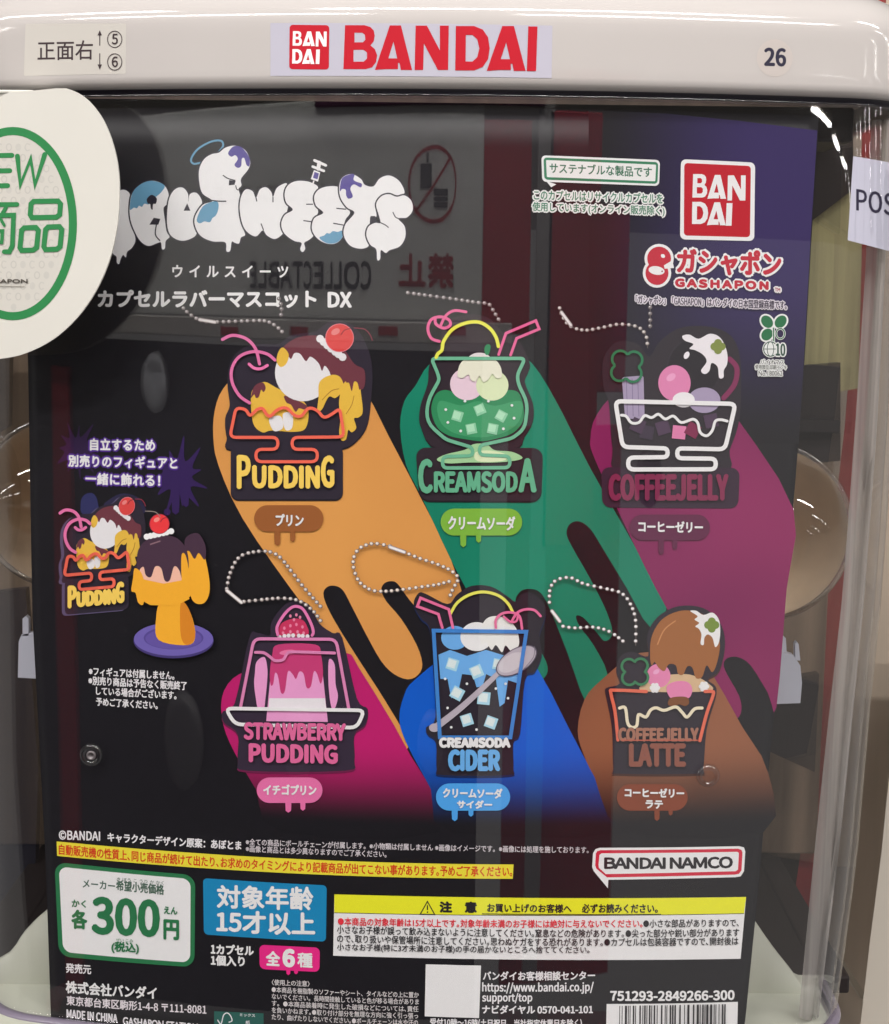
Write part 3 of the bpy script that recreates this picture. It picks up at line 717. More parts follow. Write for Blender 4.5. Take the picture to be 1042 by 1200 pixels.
beads('bead_chain_print', None, [(656, 361), (659, 370), (668, 382), (685, 387), (705, 384), (726, 380), (747, 383), (757, 393), (759, 408)], [(658, 366), (669, 381)], base=36)
beads('bead_chain_print', None, [(762, 360), (762, 385)], None, base=36, c=(120, 114, 116))
# ---------------- charm 4
T = tr(220, 620, 3.531)
a = A('charm_backing', base=22)
um = T([(340, 440), (345, 390), (385, 330), (430, 300), (500, 310), (545, 390), (600, 430), (640, 450), (700, 700), (745, 745), (735, 810), (690, 850), (690, 960), (650, 1000), (250, 1000), (208, 960), (208, 850), (150, 800), (145, 755), (195, 720), (255, 450), (290, 430)])
for dy, c in ((2.5, (96, 20, 62)), (0, (44, 34, 50))): a.poly([(x, y + dy) for x, y in um], c, sm=True, n=4)
o = a.done(); a = A('dessert_print', o, 34); SP, SD, PP = (216, 140, 184), (176, 52, 104), (234, 204, 222)
a.poly(T([(325, 795), (350, 530), (375, 492), (530, 492), (552, 530), (580, 798)]), SP, sm=False)
a.poly(T([(334, 740), (338, 700), (568, 700), (574, 745)]), PP)
a.poly(T([(340, 600), (350, 520), (375, 478), (528, 478), (552, 520), (560, 600), (550, 640), (536, 600), (522, 590), (510, 650), (492, 655), (480, 600), (462, 590), (448, 620), (434, 600), (415, 590), (402, 670), (386, 676), (374, 610), (362, 595), (354, 640), (344, 645)]), SD, sm=True)
a.ell(*T([(415, 510)])[0], 10, 3, (214, 108, 150), rot=-.1)
for pts in ([(285, 550), (318, 530), (330, 580), (328, 640), (322, 700), (315, 745), (292, 745), (282, 700), (275, 640), (278, 600)], [(585, 540), (608, 560), (612, 640), (622, 690), (612, 735), (598, 745), (588, 700), (582, 620)]):
    a.poly(T(pts), SP, sm=True)
a.poly(T([(385, 440), (380, 400), (410, 378), (450, 370), (485, 385), (495, 440)]), (182, 44, 84), sm=True)
for x, y in ((400, 410), (425, 400), (450, 395), (475, 405), (395, 430), (425, 425), (455, 425), (480, 430), (425, 360), (450, 355), (440, 375), (465, 365)): a.ell(*T([(x, y)])[0], 1.6, 2, (222, 120, 150), n=8)
scallop(a, T([(380, 446), (430, 440), (500, 444)]), 2.4, PP)
a.done()
a = A('dish_outline', o, 80); PK = (206, 110, 162)
a.stroke(T([(373, 438), (370, 405), (395, 360), (425, 328), (452, 320), (480, 335), (510, 390), (520, 425), (515, 440)]), 3.4, PK)
a.stroke(fillet(T([(218, 742), (274, 454), (614, 456), (667, 745)]), 8, False), 3.6, (196, 118, 162), sm=False)
a.stroke(T([(280, 510), (315, 512), (340, 528), (362, 544), (395, 540), (412, 515), (440, 508), (608, 513)]), 3.4, (196, 118, 162))
a.stroke(fillet(T([(156, 742), (732, 750), (700, 822), (196, 808)]), 8), 4.2, (230, 222, 228), closed=True, sm=False)
a.done()
a = A('lettering', o, 90); c = (198, 92, 138)
a.text('STRAWBERRY', 285.5, 867, 405.5, 868.5, 21, c, 2.4, halo=(44, 34, 50), halo_w=1.6); a.text('PUDDING', 291.5, 893.5, 396, 895.5, 23, c, 3); a.done()
beads('bead_chain_print', None, [(266, 690), (269, 674), (277, 657), (288, 649), (311, 646), (327, 652), (342, 670), (355, 687), (368, 702), (376, 711)], None, base=100)
beads('bead_chain_print', None, [(286, 705), (305, 703), (330, 701), (350, 704), (366, 715), (376, 728)], [(266, 692), (283, 706)], base=100)
# ---------------- charm 5
T = tr(400, 620, 3.531)
a = A('charm_backing', base=22)
um = T([(300, 310), (320, 265), (350, 268), (440, 310), (480, 270), (540, 235), (620, 238), (690, 280), (720, 300), (745, 270), (790, 265), (840, 310), (845, 360), (820, 440), (830, 520), (800, 590), (760, 620), (740, 840), (712, 880), (712, 990), (690, 1018), (420, 1018), (395, 990), (392, 880), (360, 850), (352, 820), (390, 780), (380, 560), (365, 410), (330, 370)])
for dy, c in ((2.5, (10, 30, 70)), (0, (34, 28, 38))): a.poly([(x, y + dy) for x, y in um], c, sm=True, n=4)
o = a.done(); a = A('dessert_print', o, 34); LB, DB, SI, CR = (96, 154, 210), (62, 118, 186), (162, 154, 164), (226, 226, 204)
a.poly(T([(402, 520), (450, 500), (520, 525), (600, 500), (680, 525), (750, 505), (735, 640), (690, 625), (676, 720), (655, 735), (640, 620), (600, 600), (585, 650), (560, 655), (545, 605), (500, 600), (480, 690), (455, 700), (440, 620), (410, 620)]), LB, sm=False)
a.ell(*T([(470, 450)])[0], 16, 14, LB, n=28); a.ell(*T([(560, 445)])[0], 19, 17, (224, 210, 216), n=30)
a.poly(T([(575, 420), (600, 372), (645, 360), (695, 380), (728, 420), (735, 480), (705, 505), (680, 482), (665, 510), (640, 480), (622, 500), (600, 470), (580, 475)]), CR, sm=True)
for x, y, q, r_ in ((460, 560, .3, 9.5), (560, 590, -.4, 10), (650, 560, .2, 9), (480, 680, .5, 10), (590, 700, .1, 10.5), (520, 790, -.3, 9.5), (620, 800, .35, 9.5)):
    cx, cy = T([(x, y)])[0]
    for rr_, c_, o_ in ((r_, (150, 192, 222), 0), (r_ * .7, (196, 216, 228), -.8)): a.poly([(cx + o_ + rr_ * math.cos(q + k * math.pi / 2 + .785), cy + o_ + rr_ * math.sin(q + k * math.pi / 2 + .785)) for k in range(4)], c_)
for x, y in ((430, 620), (440, 740), (680, 640), (690, 700), (520, 640), (640, 660), (560, 830), (455, 820)): a.ell(*T([(x, y)])[0], 1.6, 1.6, (206, 226, 236), n=8)
a.stroke(T([(385, 825), (500, 735), (620, 625), (660, 585)]), 5.5, SI, taper=(1.5, .9)); a.ell(*T([(385, 822)])[0], 6.2, 5, SI)
a.ell(*T([(725, 545)])[0], 27, 14, (84, 76, 92), rot=-.55, n=30); a.ell(*T([(725, 545)])[0], 25.5, 13, SI, rot=-.55, n=30); a.ell(*T([(705, 552)])[0], 17, 9.5, (182, 176, 182), rot=-.55, n=26); a.stroke(T([(755, 580), (795, 530), (800, 485)]), .7, (96, 88, 100))
a.done()
a = A('dish_outline', o, 80); PK = (206, 98, 140)
a.stroke(T([(452, 350), (480, 305), (530, 272), (590, 260), (650, 275), (690, 308), (710, 345)]), 3.4, (206, 204, 84))
a.stroke(T([(418, 408), (402, 352), (315, 320), (328, 285), (445, 332), (462, 408)]), 3.2, PK, sm=False)
a.stroke(T([(640, 408), (640, 375), (665, 350), (705, 345), (738, 362), (748, 412)]), 3, PK); a.stroke(T([(672, 362), (700, 384), (725, 380), (732, 352)]), 2.6, PK); a.stroke(T([(706, 380), (730, 345), (765, 332), (800, 336), (825, 360)]), 3, PK)
a.stroke(T([(382, 420), (766, 425), (700, 862), (408, 862)]), 4.4, (54, 116, 184), closed=True, sm=False)
a.done()
a = A('lettering', o, 92); a.text('CREAMSODA', 514.5, 876.5, 598.5, 876.5, 12.5, (230, 226, 208), 2.3, halo=(34, 28, 38), halo_w=1.4); a.text('CIDER', 525, 904, 586.5, 904, 26, (92, 154, 206), 3.4); a.done()
beads('bead_chain_print', None, [(457, 640), (437, 637), (420, 644), (414, 660), (420, 680), (434, 691), (451, 693), (471, 691), (493, 688), (513, 685), (528, 681)], None, base=100, c=(196, 184, 172))
beads('bead_chain_print', None, [(474, 647), (491, 654), (512, 661), (529, 669), (537, 678), (531, 690), (527, 700)], [(457, 641), (474, 647)], base=100, c=(196, 184, 172))
# ---------------- charm 6
T = tr(620, 640, 3.721)
a = A('charm_backing', base=22)
um = T([(335, 620), (395, 600), (380, 540), (400, 480), (450, 460), (520, 480), (515, 390), (560, 310), (650, 262), (760, 270), (830, 330), (855, 420), (830, 540), (780, 580), (812, 610), (815, 650), (775, 790), (760, 970), (740, 992), (390, 992), (368, 970), (362, 790), (338, 660)])
for dy, c in ((2.5, (60, 34, 28)), (0, (38, 32, 42))): a.poly([(x, y + dy) for x, y in um], c, sm=True, n=4)
o = a.done(); a = A('dessert_print', o, 34); BR, PK3, TN = (140, 88, 48), (200, 118, 156), (188, 160, 126)
a.poly(T([(500, 632), (510, 590), (560, 570), (620, 560), (700, 560), (770, 590), (785, 632)]), TN, sm=True)
a.ell(*T([(565, 565)])[0], 14, 14, PK3, n=28); a.ell(*T([(555, 548)])[0], 4, 2.6, (220, 150, 182), rot=-.5)
a.poly(T([(528, 480), (535, 395), (580, 320), (660, 282), (740, 290), (805, 335), (832, 420), (822, 500), (800, 550), (775, 520), (755, 570), (728, 575), (712, 530), (690, 525), (672, 560), (650, 556), (640, 520), (610, 515), (590, 545), (565, 530), (548, 505), (535, 520)]), BR, sm=True)
a.stroke(T([(560, 430), (590, 365), (640, 325)]), 1.5, (176, 122, 78))
a.poly(T([(703, 283), (730, 282), (760, 300), (800, 290), (828, 320), (834, 370), (828, 420), (812, 440), (800, 400), (780, 385), (765, 400), (762, 430), (748, 425), (752, 385), (740, 360), (725, 350), (742, 335), (722, 320), (735, 305)]), (220, 214, 214), sm=True)
for dx, dy in ((0, -16), (16, 0), (0, 16), (-16, 0)): x, y = T([(797 + dx, 344 + dy)])[0]; a.ell(x, y, 4.6, 4.6, (104, 126, 52))
a.poly(T([(600, 612), (640, 590), (690, 592), (712, 622), (700, 660), (660, 668), (615, 660)]), PK3, sm=True)
a.poly(T([(606, 690), (615, 664), (650, 656), (690, 660), (698, 685), (680, 697), (655, 690), (630, 698)]), (110, 66, 36), sm=True)
for cx, cy in ((549, 618), (763, 612)):
    for k in range(6): t = k * math.pi / 3; a.ell(*T([(cx + 14 * math.cos(t), cy + 14 * math.sin(t))])[0], 2.6, 2.6, (226, 220, 208), n=8)
    a.ell(*T([(cx, cy)])[0], 4.4, 4.4, (226, 220, 208), n=12)
a.done()
a = A('dish_outline', o, 80)
x, y = T([(462, 548)])[0]; clover(a, x, y, 18, 3, (48, 110, 74), .75)
OR = (200, 96, 74)
a.stroke(T([(512, 634), (372, 628), (357, 640), (375, 720), (388, 845)]), 3.8, OR, n=3); a.stroke(T([(768, 634), (800, 634), (803, 650), (775, 730), (745, 848)]), 3.8, OR, n=3)
a.stroke(T([(395, 706), (420, 706), (430, 770), (448, 790), (470, 782), (478, 735), (510, 745), (530, 715), (555, 705), (590, 716), (640, 701), (668, 725), (690, 745), (722, 710), (755, 706)]), 3.6, (212, 198, 172))
a.done()
a = A('lettering', o, 92); a.text('COFFEEJELLY', 724.5, 869, 819, 869, 16.5, (146, 100, 82), 2.2, halo=(38, 32, 42), halo_w=1.5); a.stroke([(728, 867.5), (818, 867.5)], 1.4, (170, 84, 66), sm=False); a.text('LATTE', 737, 898.5, 804, 898.5, 27.5, (122, 74, 62), 3.6); a.done()
beads('bead_chain_print', None, [(644, 706), (645, 690), (652, 680), (668, 677), (684, 684), (706, 689), (728, 695), (739, 708), (745, 727), (745, 757)], [(647, 716), (656, 728)], base=100, c=(200, 196, 196))
beads('bead_chain_print', None, [(660, 734), (674, 736), (695, 735), (714, 740), (731, 752)], None, base=100, c=(200, 196, 196))

# ---- name pills
pill('name_tag_print', 298, 592, 379, 623, (138, 82, 40), [('プリン', 323, 616.5, 356, 617, 14.5)], [(325, 637, 7), (343, 633, 6)])
pill('name_tag_print', 516.5, 596, 612, 627.5, (112, 162, 54), [('クリームソーダ', 525, 621, 604, 622, 17)], [(543, 639, 7), (561, 634, 6)])
pill('name_tag_print', 738, 603, 832, 633, (84, 26, 60), [('コーヒーゼリー', 748, 623.5, 824, 624.5, 13.5)], [(775, 648, 6), (791, 642, 6)])
pill('name_tag_print', 301, 911, 378, 941, (204, 100, 150), [('イチゴプリン', 308.5, 931.5, 371, 932, 12.5)], [(338, 950, 7), (355, 948, 6)])
pill('name_tag_print', 511, 918, 598, 950, (66, 144, 212), [('クリームソーダ', 519, 935, 589, 936, 12), ('サイダー', 535.5, 947.5, 577, 948, 10)], [(533, 960, 7), (552, 955, 6)])
pill('name_tag_print', 723, 919, 806, 950, (116, 56, 34), [('コーヒーゼリー', 732, 934, 802, 935, 11), ('ラテ', 756.5, 947.5, 777, 948, 10)], [(770, 960, 6), (786, 954, 5)])

# ---- title lettering in dripping bubble letters
TA = tr(130, 150, 5.21); TB = tr(310, 150, 5.484)
LW = (214, 211, 216); LO = (30, 26, 40); LBU = (88, 138, 166); LPU = (76, 66, 132)
a = A('title_logo', base=22)
def bub(pts, wd=3.4):
    a.stroke(pts, wd, LO, closed=True); a.poly(pts, LW, sm=True)
bub(TA([(60, 380), (100, 385), (120, 420), (112, 500), (130, 600), (150, 680), (130, 730), (100, 755), (92, 790), (75, 775), (60, 800), (50, 830), (36, 820), (34, 785), (5, 750), (-20, 600), (20, 430)]))
bub(TA([(115, 480), (130, 400), (180, 345), (250, 322), (320, 345), (352, 400), (345, 460), (322, 490), (330, 560), (340, 630), (358, 665), (335, 690), (330, 735), (312, 738), (306, 700), (285, 702), (230, 720), (180, 690), (140, 620), (118, 550)]))
a.poly(TA([(116, 498), (130, 400), (180, 345), (250, 322), (328, 350), (305, 395), (270, 425), (235, 465), (205, 462), (190, 482), (172, 474), (160, 490), (140, 486)]), LBU, sm=True, n=3)
a.poly(TA([(220, 432), (250, 408), (280, 430), (274, 462), (258, 465), (255, 498), (244, 490), (240, 465), (225, 460)]), LO, sm=True); a.poly(TA([(262, 548), (302, 555), (290, 590), (235, 590)]), LO)
a.stroke(TA([(278, 590), (272, 650), (300, 688)]), 1.4, LO)
bub(TA([(345, 500), (360, 420), (395, 372), (438, 364), (470, 400), (474, 450), (482, 405), (520, 395), (550, 430), (555, 470), (525, 540), (525, 640), (490, 675), (430, 688), (370, 660), (345, 600)]))
a.poly(TA([(466, 460), (486, 505), (444, 505)]), LO)
a.stroke(TA([(655, 150), (685, 110), (672, 78), (610, 84), (530, 130), (490, 190), (505, 218), (548, 212)]), 2.2, LBU)
bub(TA([(660, 150), (700, 120), (760, 108), (820, 135), (850, 200), (840, 250), (795, 310), (798, 352), (780, 372), (790, 420), (786, 500), (792, 580), (820, 650), (795, 668), (782, 705), (755, 700), (738, 695), (728, 750), (705, 750), (698, 698), (620, 692), (550, 660), (515, 600), (515, 540), (560, 470), (620, 445), (560, 400), (540, 330), (540, 250), (570, 190), (615, 160)]))
a.poly(TA([(716, 152), (750, 112), (800, 120), (845, 180), (846, 232), (828, 225), (815, 185), (800, 188), (795, 232), (775, 243), (755, 225), (775, 190), (760, 166), (735, 175)]), LPU, sm=True)
a.poly(TA([(524, 560), (560, 480), (620, 450), (655, 455), (655, 500), (640, 535), (620, 550), (605, 575), (570, 570), (545, 582)]), LBU, sm=True, n=3)
a.stroke(TA([(600, 440), (650, 446), (705, 447)]), 1.4, LO); a.stroke(TA([(684, 288), (715, 308), (760, 320)]), 1.2, LO); a.poly(TA([(722, 318), (762, 322), (755, 346), (720, 350)]), LO); a.stroke(TA([(762, 350), (770, 375), (790, 375), (800, 350)]), 1.1, LO)
W_ = [(282.6, 230.6), (288, 222), (296, 224), (300, 231.6), (304.7, 222), (312, 219.5), (318, 225), (320, 231), (324, 221), (331, 216), (337, 216), (340, 232), (337, 245), (334, 262), (333, 272), (322.8, 280), (313, 276), (308, 270), (300, 277), (290, 272), (284, 262), (281, 245)]
bub(W_); a.stroke([(300, 231), (301, 236)], 1.3, LO, sm=False); a.stroke([(320, 231), (320, 237)], 1.3, LO, sm=False); a.stroke([(306, 262), (309, 270)], 1.2, LO, sm=False)
E1 = TB([(130, 420), (150, 370), (200, 342), (270, 342), (325, 362), (345, 385), (330, 430), (330, 490), (345, 540), (318, 590), (305, 650), (315, 690), (285, 720), (256, 738), (262, 775), (245, 797), (230, 778), (238, 738), (190, 725), (130, 680), (108, 620), (130, 560), (182, 525), (140, 480)]); bub(E1)
a.stroke(TB([(268, 490), (312, 490)]), 1.3, LO, sm=False); a.stroke(TB([(250, 595), (302, 602)]), 1.3, LO, sm=False)
E2 = TB([(320, 440), (350, 395), (410, 375), (475, 380), (500, 430), (525, 500), (550, 545), (520, 590), (508, 650), (502, 700), (460, 740), (400, 742), (340, 710), (305, 650), (320, 580), (378, 545), (332, 500)]); bub(E2)
a.poly(TB([(352, 706), (385, 690), (400, 675), (420, 678), (440, 662), (470, 668), (500, 660), (500, 702), (460, 738), (400, 740)]), LBU, sm=True, n=3)
a.stroke(TB([(462, 516), (525, 522)]), 1.3, LO, sm=False); a.stroke(TB([(442, 612), (508, 624)]), 1.3, LO, sm=False)
TT = TB([(480, 380), (500, 320), (560, 296), (620, 328), (645, 365), (700, 375), (740, 325), (800, 305), (860, 335), (895, 390), (895, 425), (850, 432), (800, 420), (740, 440), (712, 500), (720, 568), (682, 568), (676, 620), (655, 660), (655, 720), (670, 758), (620, 776), (550, 755), (510, 690), (520, 620), (578, 545), (530, 510), (490, 450)]); bub(TT)
a.poly(TB([(684, 566), (712, 566), (720, 606), (676, 606)]), LO)
a.poly(TB([(484, 405), (498, 325), (555, 296), (578, 302), (572, 330), (590, 345), (625, 358), (618, 382), (575, 362), (552, 390), (568, 440), (540, 454), (525, 432), (522, 398), (500, 392)]), LPU, sm=True)
S2 = TB([(718, 490), (750, 440), (800, 425), (850, 442), (900, 433), (945, 470), (952, 530), (915, 575), (860, 582), (900, 630), (905, 700), (870, 760), (805, 785), (780, 803), (748, 785), (744, 840), (725, 847), (718, 780), (680, 750), (655, 690), (668, 635), (710, 610), (745, 610), (735, 560)]); bub(S2)
a.stroke(TB([(825, 540), (842, 572), (862, 582)]), 1.2, LO); a.stroke(TB([(745, 608), (775, 622), (798, 640)]), 1.2, LO)
a.stroke(TB([(322, 208), (394, 240)]), 3.2, LW, sm=False); a.stroke(TB([(352, 222), (346, 262)]), 4.5, LW, sm=False); a.stroke(TB([(310, 248), (382, 276)]), 3, LW, sm=False)
a.poly(TB([(318, 270), (358, 285), (344, 345), (298, 328)]), LW); a.poly(TB([(322, 282), (350, 292), (341, 330), (312, 320)]), LPU); a.stroke(TB([(318, 338), (312, 356)]), 1.6, LW, sm=False)
a.done()
a = A('heading_lettering', base=22)
a.text('ウイルスイーツ', 202, 325, 338, 325.5, 14.5, (212, 208, 210), .9, track=1.75)
a.text('カプセルラバーマスコット', 114.5, 361, 371, 361, 21.5, (212, 208, 210), 1.9); a.text('DX', 384, 360.5, 412.5, 360.5, 18.5, (212, 208, 210), 2)
a.done()

# ---- upper right: recycled-capsule note, emblem, maker's name
GR = (44, 112, 80)
a = A('recycling_note_print', base=22)
a.poly([(640, 212), (652, 216), (646, 219.5)], WH); a.rrect([(634.5, 182), (773.5, 187.5), (772.5, 218), (635.5, 213)], 5, (214, 218, 212)); a.rrect([(637, 184.5), (771.5, 190), (770.5, 215.5), (638, 210.5)], 4, GR); a.rrect([(640, 187.5), (769, 193), (768, 212.5), (641, 207.5)], 1, (214, 214, 206))
o = a.done(); a = A('lettering', o, 28)
a.text('サステナブルな製品です', 644, 203, 764, 208, 12.5, (54, 104, 80), .5)
a.text('このカプセルはリサイクルカプセルを', 625.5, 234, 777, 238.5, 11.5, (58, 116, 88), .4, halo=(208, 214, 206), halo_w=2)
a.text('使用しています(オンライン販売除く)', 624, 249, 779, 254, 12.5, (58, 116, 88), .4, halo=(208, 214, 206), halo_w=2)
a.done()
square_logo('square_emblem_print', card, card_fn, 22, [(802, 191), (880, 194.5), (879, 278), (801.5, 276)], [(798, 186.5), (885, 190.5), (884, 282.5), (797, 280.5)],
    [(L_B, (811.5, 204, 829, 231.5)), (L_A, (829, 205, 851, 233)), (L_N, (852.5, 205.5, 874, 235)), (L_D, (811, 236.5, 830, 262.5)), (L_A, (828.5, 237, 850.5, 264)), (L_I, (850.5, 238, 858.5, 264.5))])
a = A('maker_mark_print', base=22); WW = (226, 214, 222); RD = (170, 24, 46)
for c, g in ((WW, 3.2), (RD, 0)):
    a.ell(772.5, 303, 14 + g, 14 + g, c); a.ell(770, 320, 13.5 + g, 14 + g, c)
a.poly([(778, 311), (788, 305), (790, 314), (779, 315)], WW); a.ell(769.5, 317, 9.5, 5, WW, rot=.15); a.ell(777, 300, 2.6, 2.2, WW, rot=.6); a.ell(776, 318, 1, 1, (120, 60, 70), n=8)
a.text('ガシャポン', 793, 321, 916, 325, 31, RD, 2.6, halo=WW, halo_w=4)
a.text('GASHAPON', 791, 336.5, 901, 340, 10.5, RD, 2.0, track=1.1, halo=WW, halo_w=3)
a.text('TM', 908, 341.5, 914.5, 342, 4.5, (150, 70, 84), .4, halo=WW, halo_w=2)
a.text('「ガシャポン」「GASHAPON」はバンダイの日本国登録商標です。', 745, 356, 922, 363, 10.5, (54, 46, 62), .4, halo=(196, 190, 198), halo_w=1.5)
a.done()
a = A('plant_ink_mark_print', base=22); HL = (206, 212, 206); LG = (24, 98, 58)
for g, c in ((2, HL), (0, LG)):
    a.ell(899, 377, 6.2 + g, 8 + g, c, rot=-.7); a.ell(915, 377, 6.2 + g, 8 + g, c, rot=.7); a.ell(899, 392, 6.2 + g, 7.5 + g, c, rot=.7)
a.ring(914.5, 391, 5, 6, 2.6, HL); a.ring(914.5, 391, 5, 6, 1.3, LG)
a.stroke([(906.5, 384), (907, 405)], 3, HL, sm=False); a.stroke([(906.5, 384), (907, 405)], 1.4, LG, sm=False)
a.ell(903, 409, 9.5, 10, HL); a.ring(903, 409, 8, 8.5, 1.1, (36, 70, 56)); a.ring(903, 409, 3.8, 8.5, .8, (36, 70, 56)); a.stroke([(895, 409), (911, 409)], .8, (36, 70, 56), sm=False)
a.text('10', 909, 417, 920.5, 417.5, 15, (36, 70, 56), 1, halo=HL, halo_w=2)
a.text('バイオマス', 891, 427, 919, 427.5, 6, (86, 90, 84), .2, halo=HL, halo_w=1.2); a.text('使用部位:印刷インキ', 885, 433, 922, 433.5, 6, (86, 90, 84), .2, halo=HL, halo_w=1.2); a.text('No.180062', 889, 440.5, 917, 440.5, 6, (86, 90, 84), .2, halo=HL, halo_w=1.2)
a.done()
# ---- left column: small charm, parfait, notes
a = A('splash_print', base=12); VI = (42, 22, 74)
def splash(cx, cy, r, c, seed):
    rnd = random.Random(seed); pts = []
    for k in range(22): t = 2 * math.pi * k / 22; q = r * (1.0 if k % 2 else .5) * rnd.uniform(.7, 1.15); pts.append((cx + q * math.cos(t) * .8, cy + q * math.sin(t)))
    a.poly(pts, c, sm=True)
splash(210, 560, 46, VI, 3); splash(90, 525, 34, (38, 18, 56), 5)
drip(a, 206, 570, 600, 9, VI); drip(a, 218, 560, 592, 7, VI); a.ell(196, 600, 4, 4, VI)
a.done()
a = A('stand_note_lettering', base=22); HV = (74, 40, 128); CW = (232, 222, 236)
a.text('自立するため', 105.5, 528, 182, 529, 14.5, CW, 1.1, track=1.1, halo=HV, halo_w=2.6)
a.text('別売りのフィギュアと', 80, 547, 208, 550, 14.5, CW, 1.1, track=1.1, halo=HV, halo_w=2.6)
a.text('一緒に飾れる！', 100, 568, 188, 570.5, 14.5, CW, 1.1, track=1.1, halo=HV, halo_w=2.6)
a.done()
a = A('small_stand_print', base=16); a.rrect([(95, 580), (112, 576), (118, 605), (94, 605)], 9, (38, 40, 82), sag=False); a.stroke([(125, 592), (142, 582), (160, 586), (168, 598)], 7, (34, 32, 60)); a.done()
charm_pudding(None, lambda x, y: (70 + (x - 260) * .57, 585 + (y - 377) * .64 - (x - 320) * .05), 22, mini=True)
a = A('parfait_print', base=130)
a.ell(203.5, 751, 47, 20.5, (54, 44, 96), n=44); a.ell(203.5, 749, 46.5, 19.5, (92, 80, 148), n=44); a.ell(203.5, 747.5, 35, 13.5, (70, 58, 122), n=40); a.ell(203.5, 748.5, 33, 12, (82, 68, 136), n=40)
YY, YD, CH = (216, 148, 38), (184, 112, 26), (58, 38, 54)
a.poly([(189, 705), (213, 705), (224, 720), (229, 745), (220, 756), (186, 750), (183, 725)], YY, sm=True); a.poly([(212, 706), (222, 715), (229, 745), (220, 756), (212, 745)], YD, sm=True)
a.poly([(218, 640), (232, 632), (242, 660), (246, 690), (240, 706), (228, 706), (222, 690)], YY, sm=True); a.poly([(217, 645), (218, 630), (232, 625), (241, 640), (240, 656), (233, 648), (228, 655), (222, 646)], CH, sm=True)
a.poly([(160, 700), (166, 650), (178, 636), (206, 636), (216, 650), (222, 702), (206, 710), (176, 709)], (206, 160, 140), sm=False)
a.poly([(162, 684), (164, 678), (192, 684), (219, 679), (222, 702), (206, 710), (176, 709), (160, 700)], YY)
a.poly([(161, 668), (162, 645), (174, 631), (190, 627), (208, 631), (219, 645), (221, 668), (215, 682), (210, 668), (204, 664), (199, 680), (193, 680), (189, 666), (182, 664), (177, 676), (171, 674), (168, 664)], CH, sm=True)
a.stroke([(176, 638), (188, 634)], 1.6, (120, 92, 100))
a.poly([(158, 666), (166, 672), (170, 690), (168, 708), (162, 706), (159, 695), (154, 692), (156, 678)], YY, sm=True)
a.poly([(213, 650), (219, 655), (224, 695), (217, 698), (213, 680)], YY, sm=True)
scallop(a, [(172, 629), (186, 626), (203, 622)], 3.6, (224, 208, 214), 4); cherry(a, 187, 614, 11, (200, 48, 52), (238, 120, 112), (150, 44, 60))
a.stroke([(188, 606), (182, 600), (170, 599)], 1.1, (120, 110, 104))
a.done()
a = A('sales_note_lettering', base=22); C1 = (214, 206, 210)
a.text('※フィギュアは付属しません。', 104, 791.5, 204.5, 797, 10.5, C1, .6); a.text('※別売り商品は予告なく販売終了', 103.5, 802.5, 219, 809, 10.5, C1, .6)
a.text('している場合がございます。', 112.5, 814.5, 207, 820, 10.5, C1, .6); a.text('予めご了承ください。', 112.5, 827, 185, 831.5, 10, C1, .6)
a.done()

# ---- lower left
a = A('credit_lettering', base=22)
a.text('©BANDAI', 69, 984, 117.5, 985.5, 11, C1, .7); a.text('キャラクターデザイン原案：あぼとま', 126, 986.5, 283, 996.5, 11.5, C1, .7)
a.sk = .45; a.text('※全ての商品にボールチェーンが付属します。※小物類は付属しません ※画像はイメージです。※画像には処理を施しております。', 288, 990.5, 690, 1000, 8, (196, 190, 194), .25)
a.text('※画像と商品とは多少異なりますのでご了承ください。', 288, 998.5, 453, 1005, 8, (196, 190, 194), .25)
a.done()
a = A('orange_notice_strip', base=22); a.rrect([(66.5, 986), (602, 1013), (601, 1029.8), (67, 1003)], 0, (240, 196, 52)); o = a.done()
a = A('lettering', o, 26); a.text('自動販売機の性質上､同じ商品が続けて出たり､お求めのタイミングにより記載商品が出てこない事があります｡予めご了承ください｡', 69, 1001.5, 600.5, 1027.5, 12.5, (190, 50, 24), .5); a.done()
DG = (34, 104, 64); OW = (232, 230, 222)
a = A('price_panel', base=22); a.rrect([(64, 1010), (229, 1025.5), (228, 1133.5), (69, 1120.5)], 14, DG, n=8); a.rrect([(69, 1015.5), (223.5, 1030), (223, 1128), (74, 1115.5)], 10, OW, n=8); o = a.done()
a = A('lettering', o, 28); TG = (66, 92, 78)
a.text('メーカー', 97, 1040, 135, 1043.5, 10, TG, .5); a.text('希望小売価格', 136, 1043.5, 192.5, 1049, 12.5, TG, .7); a.text('き ぼう こ うり か かく', 137, 1032.5, 192, 1037, 4.5, TG, 0)
a.text('かく', 84, 1063, 101, 1064, 9, DG, .7); a.text('各', 83.5, 1088.5, 102.5, 1089.5, 23, DG, 1.9)
a.text('300', 107, 1095, 187.5, 1099, 45, DG, 4.2, track=1.0); a.text('えん', 192, 1071, 208, 1072, 9, DG, .7); a.text('円', 191.5, 1101, 210, 1102, 24, DG, 2)
a.text('(税込)', 130.5, 1117, 163, 1118.5, 14, DG, .9); a.text('ぜい こみ', 136, 1103.5, 156, 1104.5, 4, DG, 0); a.done()
a = A('age_panel', base=22); a.rrect([(238, 1029), (383, 1037.5), (382, 1103.5), (239, 1095)], 5, (16, 118, 164)); o = a.done()
a = A('lettering', o, 28); a.text('対象年齢', 254, 1064.5, 367.5, 1067, 28, WH, 1.7); a.text('15才以上', 253.5, 1093.5, 369.5, 1096.5, 27.5, WH, 2); a.done()
a = A('count_lettering', base=22); a.text('1カプセル', 247, 1118, 297.5, 1120, 12, WH, 1.1); a.text('1個入り', 247, 1131.5, 287, 1133, 12.5, WH, 1.1); a.done()
